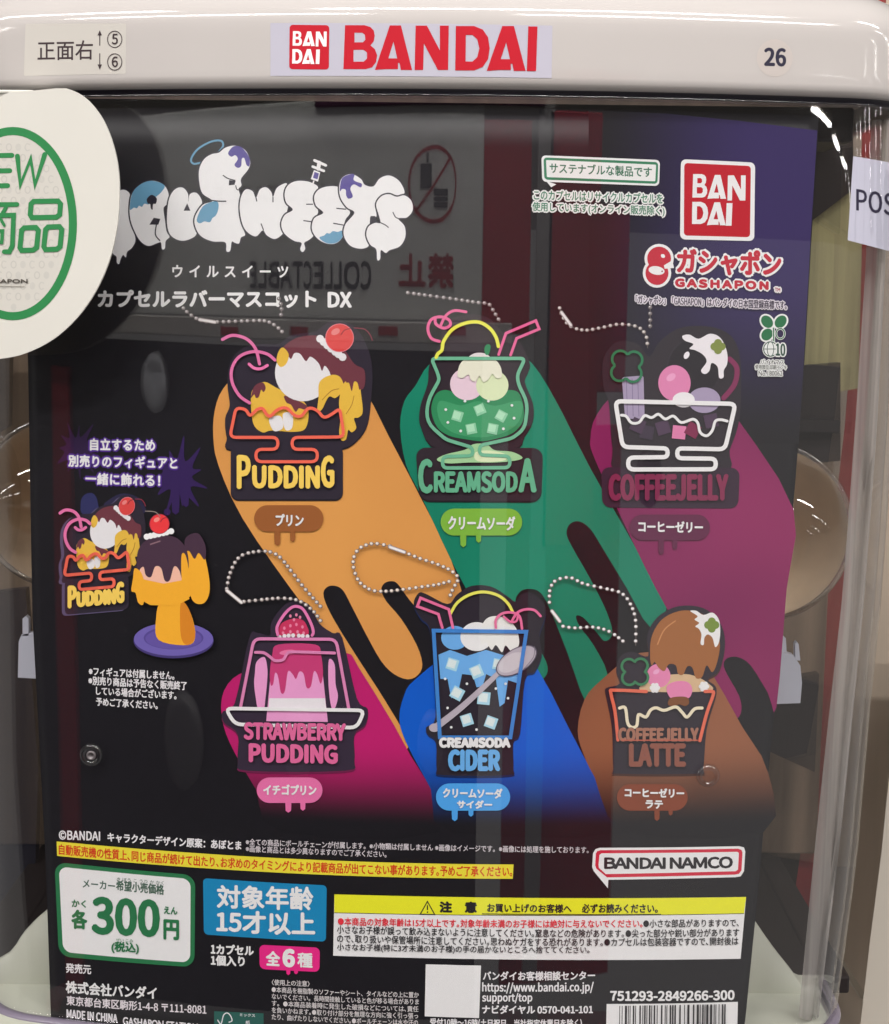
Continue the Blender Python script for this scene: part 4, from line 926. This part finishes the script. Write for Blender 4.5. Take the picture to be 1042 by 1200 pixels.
a = A('count_panel', base=22); a.rrect([(304, 1107), (375, 1110.5), (374.5, 1139), (304.5, 1135.5)], 6, (204, 34, 118)); drip(a, 338, 1134, 1141, 5, (204, 34, 118)); drip(a, 347, 1134, 1140, 5, (204, 34, 118)); o = a.done()
a = A('lettering', o, 28); a.text('全', 311.5, 1131.5, 328.5, 1132.5, 17.5, WH, 1.4); a.text('6', 331, 1133.5, 346, 1134, 22, WH, 3.2); a.text('種', 348.5, 1133.5, 366.5, 1134.5, 17.5, WH, 1.1); a.done()
a = A('maker_address_lettering', base=22)
a.text('発売元', 77, 1140, 107, 1142, 11.5, C1, .6); a.text('株式会社バンダイ', 77, 1164, 184, 1171.5, 15, WH, 1.0)
a.text('東京都台東区駒形1-4-8 〒111-8081', 78, 1178, 242, 1189, 11.5, (206, 200, 204), .5); a.text('MADE IN CHINA', 78, 1193, 138, 1199, 10.5, C1, .9); a.text('GASHAPON STATION', 144, 1201, 232, 1209, 9.5, C1, .6)
a.done()
a = A('handling_note_lettering', base=22)
for t, x1, ya, yb in (('〈使用上の注意〉', 363, 1154.5, 1156.5), ('●本商品を樹脂製のソファーやシート、タイルなどの上に置か', 491, 1163, 1169.5), ('ないでください。長時間接触していると色が移る場合がありま', 491, 1171, 1177.5), ('す。●本商品装着時に発生した破損などについては､責任', 490.5, 1179, 1186), ('を負いかねます｡●取り付け部分を無理な方向に強く引っ張っ', 490, 1187, 1194), ('たり、曲げたりしないでください｡●ボールチェーンは水や汗の', 490, 1195, 1202)):
    a.text(t, 318.5, ya, x1, yb, 7, (200, 196, 196), .2)
a.done()
a = A('forest_mark_print', base=22); a.rrect([(251, 1185), (309, 1187.5), (309, 1206), (251, 1205)], 0, (18, 78, 70)); o = a.done()
a = A('lettering', o, 26); a.stroke([(255, 1195), (259, 1200), (262, 1190), (266, 1187), (270, 1190), (272, 1196), (268, 1198)], 1.2, C1); a.text('ミックス', 281, 1191, 299, 1192, 3.6, C1, .2); a.text('紙', 288, 1200, 293, 1200, 4, C1, .2); a.done()
# ---- lower right
a = A('caution_panel', base=22); a.sk = .5
a.rrect([(392, 1048), (874.5, 1051.2), (868, 1123.5), (390.5, 1120)], 0, (226, 226, 224)); a.rrect([(392, 1048), (874.5, 1051.2), (872, 1070.5), (391.8, 1069.5)], 0, (228, 214, 36)); a.rrect([(391.8, 1069.2), (872, 1070.2), (872, 1071), (391.7, 1070)], 0, (60, 58, 44))
o = a.done(); a = A('lettering', o, 28); BK = (30, 28, 32); a.sk = .5
def sg(x, y): return a.sag(x, 392, 872, y)
y_ = sg(501, 1060); a.stroke([(492.5, 1069.5 + y_), (501, 1054.5 + y_), (509.5, 1069.8 + y_)], 1.3, BK, closed=True, sm=False); a.stroke([(501, 1059 + y_), (501, 1064.5 + y_)], 1.4, BK, sm=False); a.ell(501, 1067 + y_, .9, .9, BK, n=8)
a.text('注　意', 515, 1069.5, 559, 1070, 13.5, BK, 1.6); a.text('お買い上げのお客様へ', 571, 1069, 670, 1070, 10.5, BK, .6); a.text('必ずお読みください。', 682, 1070, 771, 1070, 11, BK, .6)
a.stroke([(565, 1070.8), (620, 1071.4), (700, 1071.7), (775, 1071.5)], .8, BK, sm=False)
a.text('●本商品の対象年齢は15才以上です｡対象年齢未満のお子様には絶対に与えないでください。', 396, 1084.5, 753, 1087, 9.8, (204, 44, 58), .35); a.text('●小さな部品がありますので､', 754, 1087, 866, 1086, 9.5, BK, .25)
a.text('小さなお子様が誤って飲み込まないように注意してください｡窒息などの危険があります｡●尖った部分や鋭い部分があります', 395, 1094, 866.5, 1097.5, 9.8, BK, .25)
a.text('ので､取り扱いや保管場所に注意してください｡思わぬケガをする恐れがあります｡●カプセルは包装容器ですので､開封後は', 395, 1104.5, 865.5, 1107.5, 9.8, BK, .25)
a.text('小さなお子様(特に3才未満のお子様)の手の届かないところへ捨ててください｡', 395, 1115, 691, 1118.5, 9.8, BK, .25)
a.done()
a = A('maker_panel', base=22); WP = (232, 228, 230)
oc = [(703, 993.5), (760, 993.2), (820, 992.5), (866, 991.6), (872, 993), (873.5, 998), (872, 1021), (868, 1027), (862, 1028), (780, 1030), (713, 1031), (712.5, 1041), (696, 1021), (694, 1016), (695, 1000), (698, 995)]
a.poly(oc, WP); ic = [(704, 996.3), (760, 996), (820, 995.3), (865, 994.5), (869, 996), (870.2, 999), (869, 1020), (866, 1024), (861, 1025), (780, 1027), (711.5, 1028.2), (699, 1018), (697.5, 1014), (698.5, 1000), (700, 997.5)]
a.poly(ic, (184, 32, 56)); a.poly([(705, 1000), (760, 999.6), (820, 999), (864, 998.2), (866, 999.5), (865, 1019), (862, 1021), (780, 1023), (710, 1024.3), (702, 1017), (701.5, 1014), (702.5, 1002)], WP)
o = a.done(); a = A('lettering', o, 30); a.text('BANDAI NAMCO', 708, 1018.5, 859, 1017.5, 14, (34, 30, 34), 1.5, track=.94); a.done()
a = A('blank_code_patch', base=22); a.rrect([(499, 1130), (563.8, 1131.5), (561.5, 1193), (497.8, 1191)], 0, (226, 226, 224)); a.done()
a = A('helpline_lettering', base=22)
a.text('バンダイお客様相談センター', 566, 1149, 697.5, 1148.5, 11, C1, .7); a.text('https://www.bandai.co.jp/', 565, 1165, 696, 1164.5, 14, C1, .7); a.text('support/top', 565, 1176.5, 624, 1176.5, 13, C1, .7); a.text('ナビダイヤル 0570-041-101', 565, 1188, 695, 1188, 10.5, C1, .8)
a.text('受付10時～16時(土日祝日、当社指定休業日を除く)', 504, 1203, 682, 1204, 10, C1, .5); a.done()
a = A('barcode_panel', base=22); a.rrect([(711, 1176.5), (864.8, 1174), (863, 1260), (709, 1262)], 0, (228, 228, 228)); o = a.done()
a = A('bar', o, 26, stuff=True); rnd = random.Random(4); x = 726
while x < 851:
    w_ = rnd.choice((.9, .9, 1.7, 2.5)); y0 = 1179 - (x - 711) * .016
    a.poly([(x, y0), (x + w_, y0), (x + w_ - .8, 1250), (x - .8, 1250)], BK); x += w_ + rnd.choice((1.1, 1.1, 1.9, 2.8, 4))
a.done()
a = A('number_lettering', base=22); a.text('751293-2849266-300', 715, 1173, 861, 1172, 12, WH, 1.2); a.done()

# ================================================================== round NEW card standing off the case at the left
pop = thing('round_pop_card', 'round white card with green ring and green lettering over the case at upper left', 'pop card')
POFF = .024
def pop_fn(px, py, h): return P(px, py, POFF + h)
outl = [(-40, 118), (0, 108.5), (40, 106), (66, 103.5)] + spline([(78, 103.5), (92, 109), (107, 121), (122, 142), (133, 170), (139, 200), (140, 232), (137, 268), (128, 306), (112, 342), (90, 373), (62, 398), (30, 414), (0, 420.5), (-40, 422)], False, 4)
outl += [(-60, 400), (-125, 330), (-130, 200), (-90, 140)]
def solid(name, pts, fn, th, m, parent, edge=None):
    a = Art(name, parent, fn, 0); a.poly(pts, m); o = a.done(); me = o.data
    bm = bmesh.new(); bm.from_mesh(me); bmesh.ops.remove_doubles(bm, verts=bm.verts, dist=2e-6)
    r = bmesh.ops.extrude_face_region(bm, geom=bm.faces[:]); 
    for v in [g for g in r['geom'] if isinstance(g, bmesh.types.BMVert)]: v.co.y += th
    bmesh.ops.recalc_face_normals(bm, faces=bm.faces); bm.to_mesh(me); bm.free(); return o
PAPER = mat('white_card', (216, 214, 206), .45, .4, noise=.015, nscale=40)
solid('card_disc', outl, pop_fn, .0012, PAPER, pop)
# small tab hooking the card under the lid
bevel_box('hanging_tab', P(20, 106).x, P(60, 106).x, front(-.13) - POFF + .001, front(-.13) - .008, P(40, 120).z, P(40, 116).z, PAPER, pop, .0004)
PG_ = (36, 112, 62)
a = Art('pattern_print', pop, pop_fn, 4)
a.ell(15, 262, 70, 108, mat('pattern_paper', (206, 203, 195), .5, .3), n=60); a.h += 2e-5; a.k = 0
rnd = random.Random(2)
for j in range(18):
    for i in range(14):
        x = -50 + i * 11 + (j % 2) * 5.5; y = 160 + j * 12.5
        if ((x - 15) / 62) ** 2 + ((y - 262) / 99) ** 2 < 1:
            k = (i + j) % 3
            if k == 0: a.ring(x, y, 3, 4, 1.3, (166, 164, 158), n=12)
            elif k == 1: a.ell(x, y, 3.4, 4.4, (170, 168, 162), n=12)
            else: a.stroke([(x + 2.6, y - 3), (x - 1, y - 4), (x - 3, y), (x - 1, y + 4), (x + 2.6, y + 3)], 1.5, (168, 166, 160))
a.done()
a = Art('green_ring', pop, pop_fn, 9); a.ring(15, 262, 70.5, 108.5, 9.5, PG_, n=72); a.done()
a = Art('lettering', pop, pop_fn, 12)
wd = 5.8
for y, x1 in ((182.5, 14), (200.5, 11.5), (218, 9)): a.stroke([(-14, y), (x1, y - .5)], wd, PG_, sm=False)
a.stroke([(-12, 182), (-17, 218)], wd, PG_, sm=False); a.stroke([(-56, 218), (-50, 184), (-32, 216), (-27, 184)], wd, PG_, sm=False)
a.stroke([(20.5, 183), (24, 216.5), (36, 186), (41, 216.5), (52.5, 181)], wd, PG_, sm=False)
def rr(x0, y0, x1, y1, k=0): a.stroke([(x0 + 3, y0), (x1 - 3, y0 - .5), (x1, y0 + 3), (x1 - k, y1 - 3), (x1 - 4 - k, y1), (x0 + 2 - k, y1 + .5), (x0 - k, y1 - 3), (x0, y0 + 3)], 6, PG_, closed=True, sm=False)
rr(36.5, 236, 71, 254.5, 1); rr(25.5, 267, 45, 293, 2); rr(53.5, 266, 72.5, 292, 2)
a.stroke([(-26, 240), (20, 239.5)], 5.5, PG_, sm=False); a.stroke([(-4, 228), (-4, 240)], 5.5, PG_, sm=False); a.stroke([(-14, 243), (-11, 250)], 4.5, PG_, sm=False); a.stroke([(7, 243), (3, 250)], 4.5, PG_, sm=False)
a.stroke([(-28, 295), (-25, 253), (16, 252), (14.5, 288), (11, 295), (5, 295)], 5.5, PG_, sm=False)
a.stroke([(-10, 257), (-14, 265)], 3.5, PG_, sm=False); a.stroke([(1, 257), (5, 264)], 3.5, PG_, sm=False); a.stroke([(-12, 271), (3, 270.5), (2, 284), (-13, 284.5)], 4, PG_, closed=True, sm=False)
a.text('GASHAPON', -30, 332, 32.5, 332, 5, (70, 66, 60), .6); a.stroke([(-30, 335.5), (29, 335.5)], .8, (110, 106, 98), sm=False)
a.done()

# ================================================================== inside the case, beside the card
def capsule(name, px, py, Y, rp, label):  # capsules added in place of reflections in the case sides
    t = thing(name, label, 'capsule', 'clear capsules added for reflections beside the card')
    c = at_depth(px, py, Y); r = rp / F * Y / math.cos(.1)
    cl = clear_plastic('clear_capsule', (.90, .86, .80), .06, .03, .7)
    # clear dome: a shell with a seam rib
    vs = []; fs = []; n = 40; K = 14
    def dome(a0, a1, rad, nm, m, par):
        vs = []; fs = []
        for j in range(K + 1):
            th = lerp(a0, a1, j / K)
            for i in range(n): f = 2 * math.pi * i / n; vs.append((c.x + rad * math.sin(th) * math.cos(f), c.y - rad * math.cos(th), c.z + rad * math.sin(th) * math.sin(f)))
        for j in range(K):
            for i in range(n): fs.append((j * n + i, j * n + (i + 1) % n, (j + 1) * n + (i + 1) % n, (j + 1) * n + i))
        return mesh_obj(nm, vs, fs, m, par, True)
    d = dome(.01, math.pi / 2, r, 'clear_dome', cl, t)
    milk = mat('milky_capsule_plastic', (232, 214, 190), .5, .4, noise=.2, nscale=30)
    dome(math.pi / 2, math.pi - .01, r * .985, 'bottom_half', milk, t)
    pr = [(r * 1.0, -.0010), (r * 1.035, -.0010), (r * 1.035, .0012), (r * .975, .0014), (r * .975, .0004)]
    lathe('seam_rib', c.x, c.z, c.y, pr, clear_plastic('clear_rib', (.86, .82, .78), .16, .15, .6), t, 48)
    return t
capsule('added_capsule', 893, 624, .575, 104, 'large clear capsule added for a reflected round dial beyond the right edge of the card')
capsule('added_capsule.001', 75, 590, .575, 100, 'large clear capsule added for a tan reflection, half hidden behind the left edge of the card')
# white hooks that carry the capsules
HOOK = mat('white_hook_plastic', (206, 208, 220), .4, .4)
def hook(pts, prongs, label, Y=.556):
    t = thing('capsule_hook', label, 'hook', 'white hooks under the capsules')
    fn = lambda px, py, h: at_depth(px, py, Y)
    solid('hook_plate', pts, fn, .004, HOOK, t)
    for x0, y0, x1, y1, w_ in prongs:
        solid('prong', [(x0 - w_, y1), (x0 - w_, y0 + 3), (x0, y0), (x0 + w_, y0 + 3), (x0 + w_ + (x1 - x0), y1)], fn, .003, HOOK, t)
hook([(880, 765), (917, 764), (930, 768), (938, 780), (940, 800), (938, 824), (880, 826)], [(918, 745, 919, 764, 3), (934, 752, 936, 774, 2)], 'white plastic hook below the capsule at the right edge of the card')
hook([(22, 752), (25, 744), (55, 738), (55, 796), (21, 794)], [(30, 722, 30, 745, 3.5)], 'white plastic hook below the capsule at the left edge of the card')

# ================================================================== behind and beside the machine
RED = mat('red_reflection_tint', (150, 34, 40), .45, .4, noise=.15, nscale=20)
post = tag(link('red_reflection_strip', None), 'dark red solid strip standing in for a red reflection at the right corner of the case', 'reflection strip')  # red streak of reflection and refraction, built as a solid leaning strip
def tilt_post(name, pts, Y, th, m, parent):
    "pts: (py, px left, px right)"
    vs = []; fs = []
    for py, xa, xb in pts:
        a = at_depth(xa, py, Y); b = at_depth(xb, py, Y); c = at_depth(xa + (4 if xa > 521 else -4), py, Y + th); vs += [(a.x, Y, a.z), (b.x, Y, b.z), (b.x + c.x - a.x, Y + th, b.z), (c.x, Y + th, a.z)]
    for j in range(len(pts) - 1):
        for i in range(4): q = j * 4; fs.append((q + i, q + (i + 1) % 4, q + 4 + (i + 1) % 4, q + 4 + i))
    fs.append((0, 3, 2, 1)); q = 4 * (len(pts) - 1); fs.append((q, q + 1, q + 2, q + 3))
    o = mesh_obj(name, vs, fs, m, parent); return o
tilt_post('strip_face', [(-40, 1016, 1036), (300, 1006, 1024), (500, 990, 1010), (800, 955, 978), (1000, 938, 960), (1240, 905, 930)], .69, .004, RED, post)
TP = mat('taupe_panel_plastic', (186, 172, 156), .5, .3, noise=.12, nscale=6, stretch=(12, 1, .6))
nb = thing('neighbouring_machine', 'white and taupe capsule machine standing to the right, cut off by the picture edge', 'capsule machine')
tilt_post('clear_side_panel', [(-60, 962, 1240), (300, 962, 1220), (700, 960, 1200), (1300, 930, 1180)], .72, .05, TP, nb)
NW = mat('neighbour_white_plastic', (196, 189, 177), .35, .4, noise=.03, nscale=12)
tilt_post('white_body', [(760, 1060, 1220), (900, 1043, 1210), (1000, 1033, 1200), (1100, 1020, 1190), (1300, 997, 1160)], .64, .05, NW, nb)
o = tilt_post('panel_seam', [(1118, 975, 977), (1171, 1008, 1011)], .70, .004, mat('seam_plastic', (190, 184, 172), .4), nb)
cabinet = thing('rear_shelving', 'dim shelving with an olive poster seen through the case beyond the card', 'shelving')
fn = lambda Y: (lambda px, py, h: at_depth(px, py, Y))
bevel_box('back_board', at_depth(-140, 600, .79).x, at_depth(1010, 600, .79).x, .79, .80, at_depth(521, 1300, .79).z, at_depth(521, 60, .79).z, mat('brown_back_board', (74, 62, 54), .6, .3, noise=.3, nscale=6, stretch=(20, 1, .6)), cabinet)
DK = mat('dark_shelf_metal', (44, 38, 38), .5, .3, noise=.2, nscale=10)
solid('olive_poster', [(930, 275), (1000, 222), (1012, 210), (1006, 455), (925, 470)], fn(.664), .001, mat('olive_poster_paper', (176, 168, 122), .5, .3, noise=.35, nscale=8, stretch=(22, 1, 1)), cabinet)
solid('dark_box', [(930, 150), (1000, 150), (1000, 222), (930, 275)], fn(.660), .006, DK, cabinet)
solid('dark_box', [(925, 430), (985, 425), (985, 540), (925, 545)], fn(.655), .006, DK, cabinet)
solid('shelf_rail', [(925, 492), (985, 492), (985, 506), (925, 506)], fn(.650), .006, mat('rail_metal', (30, 26, 28), .4), cabinet)
solid('dark_box', [(900, 800), (960, 790), (955, 905), (900, 880)], fn(.650), .006, DK, cabinet)
solid('dark_box', [(-60, 700), (30, 690), (45, 900), (40, 1060), (-60, 1100)], fn(.662), .006, mat('navy_box_card', (34, 36, 52), .5, .3, noise=.2, nscale=10), cabinet)
solid('dark_box', [(-60, 380), (12, 380), (10, 500), (-60, 540)], fn(.662), .006, DK, cabinet)

# ================================================================== the shop opposite, seen only as reflections in the clear front
def E_(px, py, Y=-1.15):
    p = P(px, py, .003); X = p.x; t = slope(X); n_ = Vector((t, -1, 0)).normalized(); d = p.normalized(); r = d - 2 * d.dot(n_) * n_
    return p + r * ((Y - p.y) / r.y)
def epanel(name, x0, y0, x1, y1, m, parent, Y=-1.15, th=.02, bev=.002):
    xm, ym = (x0 + x1) / 2, (y0 + y1) / 2
    a, b = E_(x0, ym, Y).x, E_(x1, ym, Y).x; c, d = E_(xm, y0, Y).z, E_(xm, y1, Y).z
    return bevel_box(name, min(a, b), max(a, b), Y - th, Y, min(c, d), max(c, d), m, parent, bev)
opp = thing('opposite_display', 'pale display bank across the aisle, mirrored in the clear front', 'display bank')
PALE = mat('pale_display_panel', (216, 217, 213), .5, .4, noise=.06, nscale=3)
epanel('header_panel', 40, 122, 566, 372, PALE, opp)
MAR = mat('maroon_panel', (168, 26, 44), .5, .4, noise=.1, nscale=4)
epanel('red_panel', 566, 140, 622, 392, mat('red_panel_paint', (170, 24, 38), .5, .4, noise=.1, nscale=4), opp)
epanel('grey_post', 622, 110, 640, 1150, mat('grey_post_metal', (150, 148, 146), .4, .4), opp)
epanel('maroon_panel', 641, 130, 700, 640, MAR, opp); epanel('maroon_panel', 700, 240, 735, 460, MAR, opp, Y=-1.16)
epanel('maroon_panel', 590, 500, 720, 1150, MAR, opp, Y=-1.3)
epanel('lower_sill', 40, 374, 600, 398, mat('machine_lid_white', (200, 196, 190), .4, .4, noise=.1, nscale=5), opp, Y=-1.12)
epanel('purple_header', 370, 100, 640, 122, mat('purple_header_paint', (84, 42, 72), .5, .4), opp, Y=-1.14)
epanel('dark_cases', -200, 400, 560, 1300, mat('dark_case_glass', (34, 32, 38), .3, .5, noise=.3, nscale=5), opp, Y=-1.2)
epanel('maroon_edge', 68, 430, 88, 1200, MAR, opp, Y=-1.18)
for px, py, dd in ((182, 448, 13), (215, 868, 22), (350, 872, 18), (505, 870, 16), (760, 560, 14)):
    if 1:
        p = E_(px, py, -1.17); q = E_(px + dd, py, -1.17)
        lathe('round_dial', p.x, p.z, -1.19, [(abs(q.x - p.x) , -.005), (abs(q.x - p.x), -.03), (abs(q.x - p.x) * .7, -.034), (.001, -.03)], mat('grey_dial_plastic', (214, 216, 222), .4) if py < 500 else mat('dim_dial_plastic', (96, 94, 96), .4), opp)
def esign(text, x0, y1, x1, h, m, Y=-1.148):
    "lettering on the opposite panel; x0 is its mirrored right end"
    uv, fs, ed = glyphs(text, 1.0); X0 = min(v[0] for v in uv); X1 = max(v[0] for v in uv); Y0 = min(v[1] for v in uv); Y1 = max(v[1] for v in uv)
    a = E_(x0, y1, Y); b = E_(x1, y1, Y); t = E_((x0 + x1) / 2, y1 - h, Y)
    vs = [(lerp(b.x, a.x, (v[0] - X0) / (X1 - X0)), Y + .0005, lerp(a.z, t.z, (v[1] - Y0) / (Y1 - Y0))) for v in uv]
    sc_ = abs(t.z - a.z) * .09; k = len(vs); F2 = [tuple(f) for f in fs]
    for e, (i, j) in enumerate(ed):
        A_, B_ = Vector(vs[i]), Vector(vs[j]); d = (B_ - A_); 
        if d.length < 1e-6: continue
        d.normalize(); nn = Vector((-d.z, 0, d.x)) * sc_ * .5; o_ = Vector((0, (e % 7) * 1e-5, 0))
        q = len(vs); vs += [A_ + nn + o_, B_ + nn + o_, B_ - nn + o_, A_ - nn + o_]; F2.append((q, q + 1, q + 2, q + 3))
    return mesh_obj('sign_lettering', vs, F2, m, opp)
GD = mat('dark_grey_sign_ink', (60, 60, 60), .5); RDI = mat('red_sign_ink', (170, 36, 40), .5)
esign('COLLECTABLE', 293, 337, 434, 30, GD); esign('禁止', 468, 336, 532, 38, RDI); esign('COLLECTABLE', 250, 238, 440, 22, mat('pale_sign_ink', (190, 190, 184), .5))
c_ = E_(508, 216); e_ = E_(536, 216); f_ = E_(508, 172); rx, rz = abs(e_.x - c_.x), abs(f_.z - c_.z)
def estrip(pts, wd, m, closed=False):
    vs = []; fs = []; N = len(pts)
    for i in range(N if closed else N - 1):
        a, b = pts[i], pts[(i + 1) % N]; d = Vector((b[0] - a[0], b[1] - a[1])).normalized(); nx, nz = -d.y * wd / 2, d.x * wd / 2; q = len(vs)
        for (x, z), s_ in ((a, 1), (b, 1), (b, -1), (a, -1)): vs.append((x + s_ * nx, -1.1475 + i * 1e-5, z + s_ * nz))
        fs.append((q, q + 1, q + 2, q + 3))
    return mesh_obj('no_food_sign', vs, fs, m, opp)
estrip([(c_.x + rx * math.cos(R(k * 12)), c_.z + rz * math.sin(R(k * 12))) for k in range(30)], rz * .12, RDI, True)
estrip([(c_.x - rx * .68, c_.z - rz * .7), (c_.x + rx * .68, c_.z + rz * .7)], rz * .10, RDI)
bevel_box('cup_picture', c_.x - rx * .55, c_.x - rx * .12, -1.1490, -1.1480, c_.z - rz * .1, c_.z + rz * .55, GD, opp, 0); bevel_box('straw_picture', c_.x - rx * .32, c_.x - rx * .26, -1.1490, -1.1480, c_.z + rz * .55, c_.z + rz * .85, GD, opp, 0)
for k, (z0, z1) in enumerate(((-.62, -.48), (-.44, -.34), (-.30, -.12))): bevel_box('burger_picture', c_.x - rx * .02, c_.x + rx * .6, -1.1490, -1.1480, c_.z + rz * z0, c_.z + rz * z1, GD, opp, 0)
for px in (268, 350, 455, 535): q = E_(px, 388, -1.118); bevel_box('red_label', q.x - .03, q.x + .03, -1.122, -1.1185, q.z - .006, q.z + .006, RDI, opp, 0)
# aisle ceiling with its tube lamps
ceil = bevel_box('ceiling', -34, 34, -34, 4, 1.32, 1.36, mat('ceiling_white', (150, 146, 140), .8), None, 0); tag(ceil, 'pale shop ceiling', None, kind='structure')
TUBE = bpy.data.materials.new('lit_tube'); TUBE.use_nodes = True; b_ = TUBE.node_tree.nodes['Principled BSDF']; b_.inputs['Emission Color'].default_value = (1, .97, .95, 1); b_.inputs['Emission Strength'].default_value = 45
lab = ('left tube lamp of the row nearer the machine', 'middle tube lamp of the row nearer the machine', 'right tube lamp of the row nearer the machine', 'left tube lamp of the row over the far side of the aisle', 'right tube lamp of the row over the far side of the aisle')
for i, (x, y, z) in enumerate(LAMPS):
    t = thing('ceiling_lamp', lab[i], 'ceiling lamp', 'tube lamps on the ceiling')
    bevel_box('housing', x - .57, x + .57, y - .06, y + .06, z + .004, z + .06, NW, t, .003)
protos = None
rows_ = [(3.4 + k * 1.9, -.9, 0) for k in range(8)] + [(-3.4 - k * 1.9, -.9, 0) for k in range(6)] + [(-4 - k * 1.9, -2.4, 0) for k in range(6)]
for (ax, ay), (bx, by), n_ in (((6.3, -9.0), (23, -23), 11), ((7.2, -5.6), (27, -17), 11), ((5.5, -3), (25, -8.5), 10)):
    for k in range(n_): rows_.append((lerp(ax, bx, k / n_), lerp(ay, by, k / n_), math.atan2(by - ay, bx - ax)))
for x, y, rz in rows_:
    if 1:
        if 1:
            if protos is None:
                hs = bevel_box('housing', -.62, .62, -.06, .06, 1.262, 1.318, NW, None, .003); tb = bevel_box('tube', -.6, .6, -.025, .025, 1.235, 1.26, TUBE, None, .006); protos = (hs.data, tb.data)
                bpy.data.objects.remove(hs); bpy.data.objects.remove(tb)
            t = thing('ceiling_lamp', 'lit tube lamp further along the aisle ceiling', 'ceiling lamp', 'tube lamps further along the aisle'); t.location = (x, y, 0); t.rotation_euler.z = rz
            for nm, me in zip(('housing', 'tube'), protos): link(nm, me, t)
